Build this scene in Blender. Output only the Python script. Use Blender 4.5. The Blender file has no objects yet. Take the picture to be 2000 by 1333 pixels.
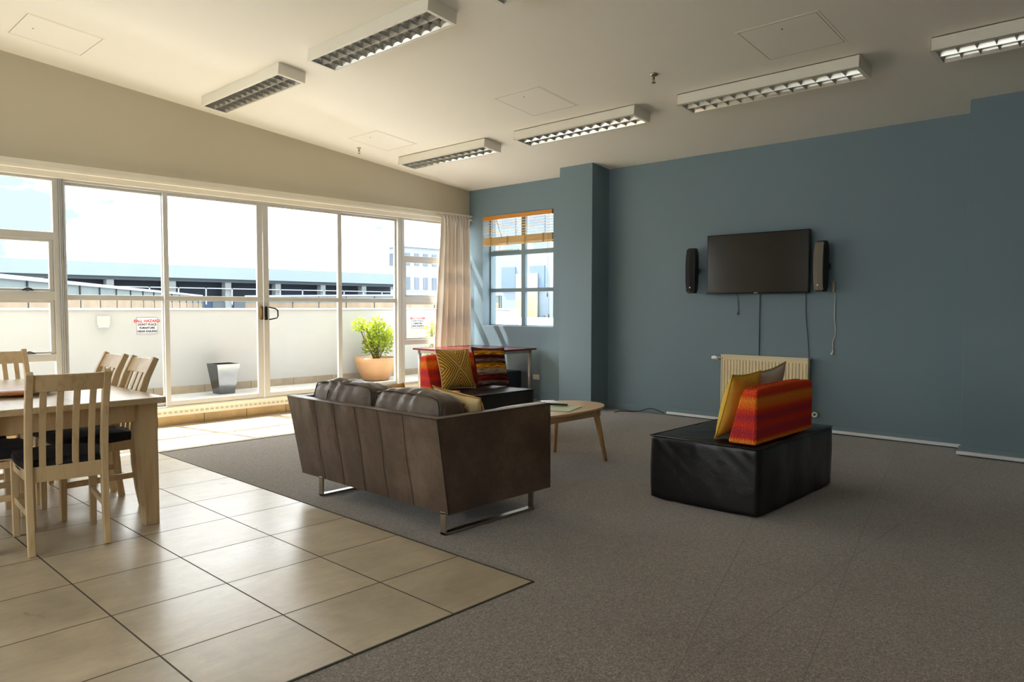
import bpy, bmesh, math, random
from mathutils import Vector, Matrix, Quaternion, noise
rnd = random.Random(7)
PI = math.pi
SC = bpy.context.scene
COL = SC.collection

# ------------------------------------------------------------------ camera
CAM_H = 1.275
YAW, PIT, ROL, FPX = 0.753659, 0.0461714, 0.00153828, 1427.92
_f = Vector((math.cos(YAW)*math.cos(PIT), math.sin(YAW)*math.cos(PIT), -math.sin(PIT)))
_r = Vector((math.sin(YAW), -math.cos(YAW), 0.0))
_u = _r.cross(_f)
_r2 = _r*math.cos(ROL)+_u*math.sin(ROL)
_u2 = -_r*math.sin(ROL)+_u*math.cos(ROL)
camd = bpy.data.cameras.new('camera')
cam = bpy.data.objects.new('camera', camd)
COL.objects.link(cam)
m = Matrix(((_r2.x, _u2.x, -_f.x, 0), (_r2.y, _u2.y, -_f.y, 0), (_r2.z, _u2.z, -_f.z, CAM_H), (0, 0, 0, 1)))
cam.matrix_world = m
camd.sensor_fit = 'HORIZONTAL'
camd.sensor_width = 36.0
camd.lens = FPX/2000.0*36.0
camd.clip_start = 0.05
camd.clip_end = 500
SC.camera = cam

# ------------------------------------------------------------------ world, sun, exposure
SKY = 15.0
SUN = 22.0
world = bpy.data.worlds.new('sky')
SC.world = world
world.use_nodes = True
wt = world.node_tree
for n in list(wt.nodes):
    wt.nodes.remove(n)
wo = wt.nodes.new('ShaderNodeOutputWorld')
bg = wt.nodes.new('ShaderNodeBackground')
tc = wt.nodes.new('ShaderNodeTexCoord')
mp = wt.nodes.new('ShaderNodeMapping')
mp.inputs['Scale'].default_value = (1.0, 1.0, 2.6)
mp.inputs['Location'].default_value = (2.05, 1.0, 0.2)
nz = wt.nodes.new('ShaderNodeTexNoise')
nz.inputs['Scale'].default_value = 2.6
nz.inputs['Detail'].default_value = 7
nz.inputs['Roughness'].default_value = 0.55
cr = wt.nodes.new('ShaderNodeValToRGB')
cr.color_ramp.elements[0].position = 0.42
cr.color_ramp.elements[0].color = (0.044, 0.052, 0.058, 1)
cr.color_ramp.elements[1].position = 0.60
cr.color_ramp.elements[1].color = (0.42, 0.42, 0.42, 1)
e = cr.color_ramp.elements.new(0.49)
e.color = (0.22, 0.225, 0.23, 1)
# brighter high up where the sun lights the cloud, calmer near the horizon
sep = wt.nodes.new('ShaderNodeSeparateXYZ')
mr = wt.nodes.new('ShaderNodeMapRange')
mr.inputs['From Min'].default_value = 0.2
mr.inputs['From Max'].default_value = 0.75
mr.inputs['To Min'].default_value = 1.0
mr.inputs['To Max'].default_value = 1.7
mul = wt.nodes.new('ShaderNodeMath')
mul.operation = 'MULTIPLY'
mul.inputs[1].default_value = SKY
L = wt.links.new
L(tc.outputs['Generated'], mp.inputs['Vector'])
L(mp.outputs['Vector'], nz.inputs['Vector'])
L(nz.outputs['Fac'], cr.inputs['Fac'])
L(tc.outputs['Generated'], sep.inputs['Vector'])
L(sep.outputs['Z'], mr.inputs['Value'])
L(mr.outputs['Result'], mul.inputs[0])
L(cr.outputs['Color'], bg.inputs['Color'])
L(mul.outputs['Value'], bg.inputs['Strength'])
L(bg.outputs['Background'], wo.inputs['Surface'])

sund = bpy.data.lights.new('sun', 'SUN')
sund.energy = SUN
sund.angle = math.radians(0.6)
sund.color = (1.0, 0.985, 0.96)
sun = bpy.data.objects.new('sun', sund)
COL.objects.link(sun)
sun.rotation_euler = Vector((0.2, -1.0, -1.6)).to_track_quat('-Z', 'Y').to_euler()
sun.location = (2, 14, 12)

SC.view_settings.view_transform = 'Standard'
SC.view_settings.look = 'None'
SC.view_settings.exposure = 0.42
SC.view_settings.gamma = 1.0
SC.view_settings.use_curve_mapping = False
SC.render.engine = 'CYCLES'
cy = SC.cycles
cy.use_denoising = True
cy.max_bounces = 14
cy.diffuse_bounces = 8
cy.glossy_bounces = 8
cy.transparent_max_bounces = 16
cy.transmission_bounces = 6
cy.sample_clamp_indirect = 10.0
cy.caustics_reflective = False
cy.caustics_refractive = False

# ------------------------------------------------------------------ materials
def srgb(r, g, b):
    def f(c):
        c = c/255.0
        return c/12.92 if c <= 0.04045 else ((c+0.055)/1.055)**2.4
    return (f(r), f(g), f(b), 1.0)

class NT:
    def __init__(s, name):
        s.m = bpy.data.materials.new(name)
        s.m.use_nodes = True
        s.t = s.m.node_tree
        s.b = s.t.nodes['Principled BSDF']
        s.o = s.t.nodes['Material Output']
    def n(s, typ, **kw):
        n = s.t.nodes.new('ShaderNode'+typ)
        for k, v in kw.items():
            if k in n.inputs:
                n.inputs[k].default_value = v
            else:
                setattr(n, k, v)
        return n
    def l(s, a, b):
        s.t.links.new(a, b)
    def coord(s, kind='Object', scale=(1, 1, 1), rot=(0, 0, 0)):
        c = s.n('TexCoord')
        mpn = s.n('Mapping')
        mpn.inputs['Scale'].default_value = scale
        mpn.inputs['Rotation'].default_value = rot
        s.l(c.outputs[kind], mpn.inputs['Vector'])
        return mpn.outputs['Vector']
    def ramp(s, fac, stops):
        r = s.n('ValToRGB')
        els = r.color_ramp.elements
        els.remove(els[1])
        els[0].position = stops[0][0]
        els[0].color = stops[0][1]
        for p, c in stops[1:]:
            els.new(p).color = c
        s.l(fac, r.inputs['Fac'])
        return r.outputs['Color']
    def math(s, op, a, b=None, c=None):
        n = s.n('Math', operation=op)
        for i, v in enumerate((a, b, c)):
            if v is None:
                continue
            if hasattr(v, 'is_output'):
                s.l(v, n.inputs[i])
            else:
                n.inputs[i].default_value = v
        return n.outputs[0]
    def bump(s, h, strength=0.3, dist=0.01):
        b = s.n('Bump', Strength=strength, Distance=dist)
        s.l(h, b.inputs['Height'])
        s.l(b.outputs['Normal'], s.b.inputs['Normal'])
        return b

def mix(c, k):
    return (c[0]*k, c[1]*k, c[2]*k, 1)

def plain(name, col, rough=0.5, metal=0.0, var=0.06, vscale=6, bump=0.0, bscale=60, bdist=0.002, spec=None, kind='Object', coat=0.0):
    s = NT(name)
    v = s.coord(kind)
    nn = s.n('TexNoise', Scale=vscale, Detail=4)
    s.l(v, nn.inputs['Vector'])
    c = s.ramp(nn.outputs['Fac'], [(0.3, mix(col, 1-var)), (0.7, mix(col, 1+var))])
    s.l(c, s.b.inputs['Base Color'])
    s.b.inputs['Roughness'].default_value = rough
    s.b.inputs['Metallic'].default_value = metal
    if spec is not None:
        s.b.inputs['Specular IOR Level'].default_value = spec
    if coat:
        s.b.inputs['Coat Weight'].default_value = coat
    if bump:
        n2 = s.n('TexNoise', Scale=bscale, Detail=5)
        s.l(v, n2.inputs['Vector'])
        s.bump(n2.outputs['Fac'], bump, bdist)
    return s.m

def wood(name, c1, c2, rough=0.45, axis=2, scale=1.0):
    s = NT(name)
    sc = [14*scale]*3
    sc[axis] = 1.1*scale
    v = s.coord('Object', tuple(sc))
    n1 = s.n('TexNoise', Scale=2.2, Detail=6, Roughness=0.6, Distortion=0.6)
    s.l(v, n1.inputs['Vector'])
    c = s.ramp(n1.outputs['Fac'], [(0.28, c2), (0.5, mix(c1, .97)), (0.72, c1)])
    s.l(c, s.b.inputs['Base Color'])
    s.b.inputs['Roughness'].default_value = rough
    n2 = s.n('TexNoise', Scale=9, Detail=4)
    s.l(v, n2.inputs['Vector'])
    s.bump(n2.outputs['Fac'], 0.08, 0.002)
    return s.m

M = {}
M['cream_wall'] = plain('cream_wall', srgb(198, 190, 168), 0.85, var=0.015, vscale=1.2, bump=0.05, bscale=180, bdist=0.001)
M['ceiling'] = plain('ceiling_paint', srgb(240, 236, 226), 0.9, var=0.012, vscale=0.9, bump=0.03, bscale=120, bdist=0.001)
M['blue_wall'] = plain('slate_blue_wall', srgb(117, 137, 147), 0.62, var=0.02, vscale=0.8, bump=0.05, bscale=220, bdist=0.001, spec=0.35)
M['back_wall'] = plain('back_wall', srgb(200, 196, 186), 0.85, var=0.02)
M['alu'] = plain('window_aluminium', srgb(200, 198, 192), 0.35, 0.15, var=0.02)
M['alu_edge'] = plain('aluminium_silver', srgb(190, 190, 190), 0.3, 0.6, var=0.02)
M['pelmet'] = plain('cream_trim', srgb(238, 232, 216), 0.5, var=0.02)
M['white'] = plain('white_enamel', srgb(232, 228, 216), 0.4, var=0.01)
M['trunk_white'] = plain('white_plastic', srgb(238, 240, 242), 0.4, var=0.01)
M['black'] = plain('black_plastic', srgb(16, 16, 18), 0.35, var=0.05)
M['black_matt'] = plain('black_grille', srgb(20, 20, 21), 0.8, var=0.1, bump=0.2, bscale=400)
M['screen'] = plain('tv_screen', srgb(7, 7, 8), 0.16, var=0.3, vscale=3, spec=0.6)
M['chrome'] = plain('brushed_steel', srgb(190, 182, 168), 0.28, 1.0, var=0.04, vscale=20)
M['mirror'] = plain('louvre_aluminium', srgb(228, 226, 220), 0.24, 0.85, var=0.01)
M['seat_black'] = plain('seat_black_fabric', srgb(17, 19, 23), 0.85, var=0.1, bump=0.1, bscale=300)
M['black_leather'] = plain('black_leather', srgb(17, 14, 16), 0.36, var=0.12, vscale=3, bump=0.35, bscale=9, bdist=0.012, spec=0.45)
M['pale_wood'] = wood('pale_wood', srgb(206, 180, 140), srgb(180, 152, 112), 0.42)
M['table_wood'] = wood('table_wood', srgb(196, 176, 142), srgb(172, 150, 114), 0.26, axis=1)
M['birch'] = wood('birch_wood', srgb(222, 190, 150), srgb(196, 158, 114), 0.38, axis=0)
M['birch_leg'] = wood('birch_leg_wood', srgb(222, 184, 128), srgb(186, 144, 88), 0.42, axis=2)
M['orange_wood'] = wood('orange_wood', srgb(176, 112, 58), srgb(140, 82, 38), 0.35, axis=0)
M['red_desk'] = plain('red_desk_laminate', srgb(98, 20, 28), 0.25, var=0.05, spec=0.35)
M['desk_leg'] = plain('desk_leg_metal', srgb(176, 168, 156), 0.4, 0.5, var=0.03)
M['curtain'] = plain('curtain_cloth', srgb(226, 220, 211), 0.85, var=0.04, vscale=3, bump=0.1, bscale=260)
M['red_cloth_inner'] = plain('maroon_cloth', srgb(92, 24, 24), 0.85, var=0.1)
M['terracotta'] = plain('terracotta_glaze', srgb(178, 134, 92), 0.45, var=0.12, vscale=4)
M['grey_pot'] = plain('grey_ceramic', srgb(150, 140, 128), 0.6, var=0.1)
M['soil'] = plain('soil', srgb(60, 45, 32), 0.95, var=0.3, vscale=40)
M['leaf'] = plain('leaf_green', srgb(120, 138, 30), 0.5, var=0.4, vscale=9)
M['stem'] = plain('stem_brown', srgb(96, 74, 44), 0.8, var=0.2)
M['steel_planter'] = plain('steel_planter', srgb(112, 114, 116), 0.16, 1.0, var=0.12, vscale=5)
M['deck'] = None
M['parapet'] = plain('parapet_render', srgb(172, 171, 170), 0.9, var=0.02, vscale=1.5)
M['parapet_cap'] = plain('parapet_cap', srgb(225, 224, 222), 0.8, var=0.02)
M['paper'] = plain('paper', srgb(226, 220, 190), 0.7, var=0.02)
M['paper_green'] = plain('paper_green', srgb(196, 206, 176), 0.7, var=0.08, vscale=15)
M['sign_white'] = plain('sign_white', srgb(200, 198, 198), 0.5, var=0.01)
M['sign_red'] = plain('sign_red', srgb(190, 20, 40), 0.5, var=0.01)
M['sign_ink'] = plain('sign_ink', srgb(20, 20, 50), 0.5, var=0.01)
M['grey_cable'] = plain('grey_cable', srgb(70, 76, 82), 0.6)
M['white_cable'] = plain('white_cable', srgb(210, 205, 195), 0.5)
M['brass'] = plain('brass', srgb(150, 120, 70), 0.35, 1.0)
M['maple_blind'] = wood('blind_orange_wood', srgb(214, 146, 62), srgb(196, 124, 46), 0.4, axis=1)
M['slat'] = wood('blind_slat_wood', srgb(226, 188, 120), srgb(206, 160, 92), 0.45, axis=1)
M['tape'] = plain('ladder_tape', srgb(176, 134, 74), 0.8)
M['dark_box'] = plain('dark_box', srgb(24, 34, 46), 0.6)
M['gap'] = plain('dark_gap', srgb(70, 64, 54), 0.9)  # even dark colour for joints, keyholes and the edge strip
M['hatch'] = M['ceiling']

def translucent(m, w, col):
    t = m.node_tree
    tn = t.nodes.new('ShaderNodeBsdfTranslucent'); tn.inputs[0].default_value = col
    mx = t.nodes.new('ShaderNodeMixShader'); mx.inputs[0].default_value = w
    o = [n for n in t.nodes if n.type == 'OUTPUT_MATERIAL'][0]
    t.links.new(t.nodes['Principled BSDF'].outputs[0], mx.inputs[1])
    t.links.new(tn.outputs[0], mx.inputs[2])
    t.links.new(mx.outputs[0], o.inputs['Surface'])
translucent(M['curtain'], .22, srgb(230, 215, 195))
translucent(M['leaf'], .35, srgb(170, 180, 40))

# carpet: heather grey-brown pile with faint joints
def make_carpet():
    s = NT('carpet')
    v = s.coord('Object')
    n1 = s.n('TexNoise', Scale=170, Detail=3, Roughness=0.8)
    s.l(v, n1.inputs['Vector'])
    n2 = s.n('TexNoise', Scale=1.1, Detail=4)
    s.l(v, n2.inputs['Vector'])
    n3 = s.n('TexNoise', Scale=55, Detail=4, Roughness=0.8)
    s.l(v, n3.inputs['Vector'])
    c = s.ramp(n1.outputs['Fac'], [(0.30, srgb(72, 67, 62)), (0.5, srgb(124, 113, 103)), (0.70, srgb(180, 168, 155))])
    c3 = s.ramp(n3.outputs['Fac'], [(0.3, (0.72, 0.72, 0.72, 1)), (0.7, (1.25, 1.25, 1.25, 1))])
    c2 = s.ramp(n2.outputs['Fac'], [(0.3, (0.92, 0.92, 0.92, 1)), (0.7, (1.06, 1.06, 1.06, 1))])
    mx = s.n('Mix', data_type='RGBA', blend_type='MULTIPLY')
    mx.inputs[0].default_value = 1
    s.l(c, mx.inputs[6]); s.l(c2, mx.inputs[7])
    mz = s.n('Mix', data_type='RGBA', blend_type='MULTIPLY')
    mz.inputs[0].default_value = 1
    s.l(mx.outputs[2], mz.inputs[6]); s.l(c3, mz.inputs[7])
    # joints
    sp = s.n('SeparateXYZ')
    s.l(v, sp.inputs[0])
    wob = s.math('MULTIPLY', s.math('SUBTRACT', n2.outputs['Fac'], 0.5), 0.02)
    yy = s.math('ADD', sp.outputs['Y'], wob)
    best = None
    for (a, b) in ((0.0, 1.25), (0.02, 3.17), (0.0, 4.35), (0.318, 0.587), (0.215, 0.417)):
        d = s.math('ABSOLUTE', s.math('SUBTRACT', s.math('SUBTRACT', yy, b), s.math('MULTIPLY', sp.outputs['X'], a)))
        best = d if best is None else s.math('MINIMUM', best, d)
    for xx in (3.46, 6.1):
        d = s.math('ABSOLUTE', s.math('SUBTRACT', sp.outputs['X'], xx))
        best = s.math('MINIMUM', best, d)
    j = s.math('LESS_THAN', best, 0.0035)
    mj = s.n('Mix', data_type='RGBA')
    s.l(s.math('MULTIPLY', j, 0.28), mj.inputs[0])
    s.l(mz.outputs[2], mj.inputs[6])
    mj.inputs[7].default_value = srgb(50, 44, 40)
    s.l(mj.outputs[2], s.b.inputs['Base Color'])
    s.b.inputs['Roughness'].default_value = 0.9
    s.b.inputs['Specular IOR Level'].default_value = 0.2
    s.b.inputs['Sheen Weight'].default_value = 0.35
    s.b.inputs['Sheen Roughness'].default_value = 0.4
    s.bump(n3.outputs['Fac'], 0.7, 0.006)
    return s.m
M['carpet'] = make_carpet()

def make_tile(name, ox, oy, sx, sy, base, rough=0.3, vert=None, grout=srgb(96, 82, 64), gw=0.0035):
    """square stone tile; vert='xz' lays it on a wall along x"""
    s = NT(name)
    v = s.coord('Object')
    sp = s.n('SeparateXYZ')
    s.l(v, sp.inputs[0])
    A = sp.outputs['X']
    B_ = sp.outputs['Z'] if vert == 'xz' else sp.outputs['Y']
    ua = s.math('DIVIDE', s.math('SUBTRACT', A, ox), sx)
    ub = s.math('DIVIDE', s.math('SUBTRACT', B_, oy), sy)
    fa = s.math('ABSOLUTE', s.math('SUBTRACT', s.math('SUBTRACT', ua, s.math('FLOOR', ua)), 0.5))
    fb = s.math('ABSOLUTE', s.math('SUBTRACT', s.math('SUBTRACT', ub, s.math('FLOOR', ub)), 0.5))
    ga = s.math('GREATER_THAN', fa, 0.5-gw/sx)
    gb = s.math('GREATER_THAN', fb, 0.5-gw/sy)
    g = s.math('MAXIMUM', ga, gb)
    # per tile value
    cx = s.n('CombineXYZ')
    s.l(s.math('FLOOR', ua), cx.inputs[0]); s.l(s.math('FLOOR', ub), cx.inputs[1])
    wn = s.n('TexWhiteNoise', noise_dimensions='3D')
    s.l(cx.outputs[0], wn.inputs['Vector'])
    off = s.n('VectorMath', operation='MULTIPLY_ADD')
    s.l(wn.outputs['Color'], off.inputs[0]); off.inputs[1].default_value = (9, 9, 9)
    s.l(v, off.inputs[2])
    n1 = s.n('TexNoise', Scale=2.6, Detail=10, Roughness=0.66, Distortion=0.35)
    s.l(off.outputs[0], n1.inputs['Vector'])
    c = s.ramp(n1.outputs['Fac'], [(0.25, mix(base, 0.70)), (0.5, mix(base, .98)), (0.75, mix(base, 1.28))])
    st = s.n('VectorMath', operation='MULTIPLY')
    s.l(off.outputs[0], st.inputs[0]); st.inputs[1].default_value = (2.2, 9.0, 5.0)
    n4 = s.n('TexNoise', Scale=1.6, Detail=8, Roughness=0.7, Distortion=1.0)
    s.l(st.outputs[0], n4.inputs['Vector'])
    tv = s.math('MULTIPLY', s.math('MULTIPLY_ADD', wn.outputs['Value'], 0.14, 0.93), s.math('MULTIPLY_ADD', n4.outputs['Fac'], 0.5, 0.75))
    mm = s.n('Mix', data_type='RGBA', blend_type='MULTIPLY')
    mm.inputs[0].default_value = 1
    s.l(c, mm.inputs[6]); s.l(tv, mm.inputs[7])
    mg = s.n('Mix', data_type='RGBA')
    s.l(g, mg.inputs[0]); s.l(mm.outputs[2], mg.inputs[6]); mg.inputs[7].default_value = grout
    s.l(mg.outputs[2], s.b.inputs['Base Color'])
    rr = s.math('MULTIPLY_ADD', n1.outputs['Fac'], 0.16, rough)
    rr2 = s.math('MAXIMUM', rr, s.math('MULTIPLY', g, 0.8))
    s.l(rr2, s.b.inputs['Roughness'])
    s.b.inputs['Specular IOR Level'].default_value = 0.5
    h = s.math('SUBTRACT', s.math('MULTIPLY', n1.outputs['Fac'], 0.25), g)
    s.bump(h, 0.25, 0.003)
    return s.m
M['tile'] = make_tile('stone_floor_tile', 2.505-0.4925*10, 2.22-0.505*10, 0.4925, 0.505, srgb(180, 166, 143), 0.22, None, srgb(70, 58, 46))
M['riser'] = make_tile('stone_riser_tile', 3.554, -0.5, 0.4985, 1.0, srgb(206, 176, 126), 0.35, 'xz')
M['deck'] = make_tile('balcony_tile', 4.235, 9.05, 0.65, 0.65, srgb(166, 163, 157), 0.6, None, srgb(150, 138, 120))
M['skirt'] = make_tile('balcony_skirting_tile', 4.235, -0.5, 0.65, 1.0, srgb(150, 136, 118), 0.6, 'xz', srgb(90, 84, 76))

def make_glass():
    m = bpy.data.materials.new('window_glass')
    m.use_nodes = True
    t = m.node_tree
    for n in list(t.nodes):
        t.nodes.remove(n)
    o = t.nodes.new('ShaderNodeOutputMaterial')
    tr = t.nodes.new('ShaderNodeBsdfTransparent')
    tr.inputs['Color'].default_value = (0.97, 0.985, 0.98, 1)
    gl = t.nodes.new('ShaderNodeBsdfGlossy')
    gl.inputs['Roughness'].default_value = 0.02
    fr = t.nodes.new('ShaderNodeFresnel')
    fr.inputs['IOR'].default_value = 1.35
    mx = t.nodes.new('ShaderNodeMixShader')
    ge = t.nodes.new('ShaderNodeNewGeometry')
    sb = t.nodes.new('ShaderNodeMath')
    sb.operation = 'SUBTRACT'
    sb.use_clamp = True
    t.links.new(fr.outputs[0], sb.inputs[0])
    t.links.new(ge.outputs['Backfacing'], sb.inputs[1])
    t.links.new(sb.outputs[0], mx.inputs[0])
    t.links.new(tr.outputs[0], mx.inputs[1])
    t.links.new(gl.outputs[0], mx.inputs[2])
    t.links.new(mx.outputs[0], o.inputs['Surface'])
    return m
M['glass'] = make_glass()

def make_leather_brown():
    s = NT('brown_leather')
    v = s.coord('Object')
    n1 = s.n('TexNoise', Scale=3.0, Detail=6, Roughness=0.65)
    s.l(v, n1.inputs['Vector'])
    n2 = s.n('TexNoise', Scale=38, Detail=6, Roughness=0.7)
    s.l(v, n2.inputs['Vector'])
    c = s.ramp(n1.outputs['Fac'], [(0.25, srgb(70, 56, 46)), (0.5, srgb(94, 78, 66)), (0.75, srgb(122, 104, 89))])
    c2 = s.ramp(n2.outputs['Fac'], [(0.3, (0.86, 0.86, 0.86, 1)), (0.7, (1.1, 1.1, 1.1, 1))])
    mx = s.n('Mix', data_type='RGBA', blend_type='MULTIPLY')
    mx.inputs[0].default_value = 1
    s.l(c, mx.inputs[6]); s.l(c2, mx.inputs[7])
    s.l(mx.outputs[2], s.b.inputs['Base Color'])
    s.l(s.math('MULTIPLY_ADD', n2.outputs['Fac'], 0.25, 0.28), s.b.inputs['Roughness'])
    s.b.inputs['Specular IOR Level'].default_value = 0.5
    n3 = s.n('TexNoise', Scale=7, Detail=5, Roughness=0.6, Distortion=1.2)
    s.l(v, n3.inputs['Vector'])
    h = s.math('ADD', s.math('MULTIPLY', n3.outputs['Fac'], 1.0), s.math('MULTIPLY', n2.outputs['Fac'], 0.12))
    s.bump(h, 0.35, 0.012)
    return s.m
M['brown_leather'] = make_leather_brown()
M['seam'] = plain('leather_seam', srgb(62, 48, 38), 0.5)
M['piping'] = plain('dark_piping', srgb(52, 41, 35), 0.5)

def make_orange_weave():
    s = NT('orange_woven_fabric')
    v = s.coord('Object')
    sp = s.n('SeparateXYZ')
    s.l(v, sp.inputs[0])
    # horizontal bands in z with zigzag fine weave
    xx = s.math('ADD', sp.outputs['X'], sp.outputs['Y'])
    tri = s.math('PINGPONG', s.math('MULTIPLY', xx, 110.0), 1.0)
    zz = s.math('MULTIPLY_ADD', tri, 0.015, sp.outputs['Z'])
    n1 = s.n('TexNoise', Scale=26, Detail=3)
    s.l(v, n1.inputs['Vector'])
    z2 = s.math('MULTIPLY_ADD', s.math('SUBTRACT', n1.outputs['Fac'], 0.5), 0.012, zz)
    u = s.math('DIVIDE', z2, 0.355)
    R = srgb(220, 62, 38); O = srgb(236, 112, 40); Y = srgb(236, 140, 48); P = srgb(176, 54, 66); D = srgb(202, 52, 44)
    c = s.ramp(u, [(0.0, O), (0.07, Y), (0.13, D), (0.24, P), (0.36, R), (0.50, P), (0.60, R), (0.68, O), (0.80, Y), (0.88, R), (0.98, srgb(232, 88, 44))])
    cr_ = s.t.nodes[-1]
    n2 = s.n('TexNoise', Scale=210, Detail=2)
    s.l(v, n2.inputs['Vector'])
    c2 = s.ramp(n2.outputs['Fac'], [(0.36, (0.5, 0.45, 0.45, 1)), (0.64, (1.5, 1.5, 1.5, 1))])
    mx = s.n('Mix', data_type='RGBA', blend_type='MULTIPLY')
    mx.inputs[0].default_value = 1
    s.l(c, mx.inputs[6]); s.l(c2, mx.inputs[7])
    s.l(mx.outputs[2], s.b.inputs['Base Color'])
    s.b.inputs['Roughness'].default_value = 0.9
    s.b.inputs['Specular IOR Level'].default_value = 0.15
    s.bump(s.math('ADD', tri, n2.outputs['Fac']), 0.35, 0.003)
    return s.m
M['orange'] = make_orange_weave()

def make_chevron():
    """ochre cushion face: nested V lines from four sides (object coords: face in XZ, half size .22)"""
    s = NT('ochre_geometric_fabric')
    v = s.coord('Object')
    sp = s.n('SeparateXYZ')
    s.l(v, sp.inputs[0])
    ax = s.math('ABSOLUTE', sp.outputs['X'])
    az = s.math('ABSOLUTE', s.math('SUBTRACT', sp.outputs['Z'], 0.21))
    d = s.math('ABSOLUTE', s.math('SUBTRACT', s.math('MULTIPLY', ax, 1.15), az))
    n1 = s.n('TexNoise', Scale=30, Detail=2)
    s.l(v, n1.inputs['Vector'])
    dd = s.math('MULTIPLY_ADD', s.math('SUBTRACT', n1.outputs['Fac'], .5), 0.006, d)
    w = s.math('SINE', s.math('MULTIPLY', dd, 2*math.pi/0.036))
    c = s.ramp(s.math('MULTIPLY_ADD', w, 0.5, 0.5), [(0.30, srgb(176, 112, 10)), (0.72, srgb(212, 150, 24)), (0.93, srgb(244, 230, 160))])
    s.l(c, s.b.inputs['Base Color'])
    s.b.inputs['Roughness'].default_value = 0.9
    s.b.inputs['Specular IOR Level'].default_value = 0.1
    s.bump(w, 0.4, 0.004)
    return s.m
M['chevron'] = make_chevron()

def make_stripes():
    s = NT('maroon_striped_fabric')
    v = s.coord('Object')
    sp = s.n('SeparateXYZ')
    s.l(v, sp.inputs[0])
    st = s.coord('Object', (3, 3, 26))
    n0 = s.n('TexNoise', Scale=2.0, Detail=3)
    s.l(st, n0.inputs['Vector'])
    z = s.math('MULTIPLY_ADD', s.math('SUBTRACT', n0.outputs['Fac'], .5), 0.045, sp.outputs['Z'])
    u = s.math('DIVIDE', z, 0.42)
    Mr = srgb(84, 22, 30); Ma = srgb(205, 142, 30); Gr = srgb(150, 128, 110); Dk = srgb(58, 22, 40); Rd = srgb(150, 34, 30)
    c = s.ramp(u, [(0.02, Dk), (0.10, Gr), (0.15, Mr), (0.22, Rd), (0.27, Dk), (0.33, Gr), (0.42, srgb(180, 158, 120)), (0.47, Ma), (0.55, Ma), (0.60, Dk),
                   (0.66, Gr), (0.71, Mr), (0.78, Dk), (0.83, Ma), (0.89, Ma), (0.93, Mr), (0.98, Gr)])
    n2 = s.n('TexNoise', Scale=5.0, Detail=2)
    s.l(s.coord('Object', (2.5, 2.5, 24)), n2.inputs['Vector'])
    c2 = s.ramp(n2.outputs['Fac'], [(0.36, (0.35, 0.32, 0.35, 1)), (0.55, (1.05, 1.0, 1.0, 1)), (0.66, (1.9, 1.8, 1.7, 1))])
    mx = s.n('Mix', data_type='RGBA', blend_type='MULTIPLY')
    mx.inputs[0].default_value = 1
    s.l(c, mx.inputs[6]); s.l(c2, mx.inputs[7])
    s.l(mx.outputs[2], s.b.inputs['Base Color'])
    s.b.inputs['Roughness'].default_value = 0.9
    s.b.inputs['Specular IOR Level'].default_value = 0.1
    s.bump(n2.outputs['Fac'], 0.4, 0.004)
    return s.m
M['stripes'] = make_stripes()
M['yellow'] = plain('yellow_cotton', srgb(224, 186, 78), 0.85, var=0.12, vscale=7, bump=0.5, bscale=16, bdist=0.01, spec=0.1)
M['grey_pillow'] = plain('grey_pillow_cotton', srgb(206, 200, 188), 0.85, var=0.06, vscale=12, bump=0.2, bscale=20, bdist=0.01)
M['cream_pillow'] = plain('cream_pillow_cotton', srgb(222, 198, 150), 0.85, var=0.08, vscale=5, bump=0.5, bscale=14, bdist=0.012, spec=0.1)
M['ochre'] = plain('ochre_trim', srgb(176, 126, 44), 0.85, var=0.15)
M['patterned'] = None

def make_patterned():
    s = NT('multicolour_pillow_print')
    v = s.coord('Object')
    n = s.n('TexVoronoi', Scale=16)
    s.l(v, n.inputs['Vector'])
    c = s.ramp(n.outputs['Distance'], [(0.15, srgb(120, 150, 120)), (0.35, srgb(226, 214, 176)), (0.55, srgb(206, 150, 60)), (0.8, srgb(196, 96, 60))])
    s.l(c, s.b.inputs['Base Color'])
    s.b.inputs['Roughness'].default_value = 0.85
    return s.m
M['patterned'] = make_patterned()

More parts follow.
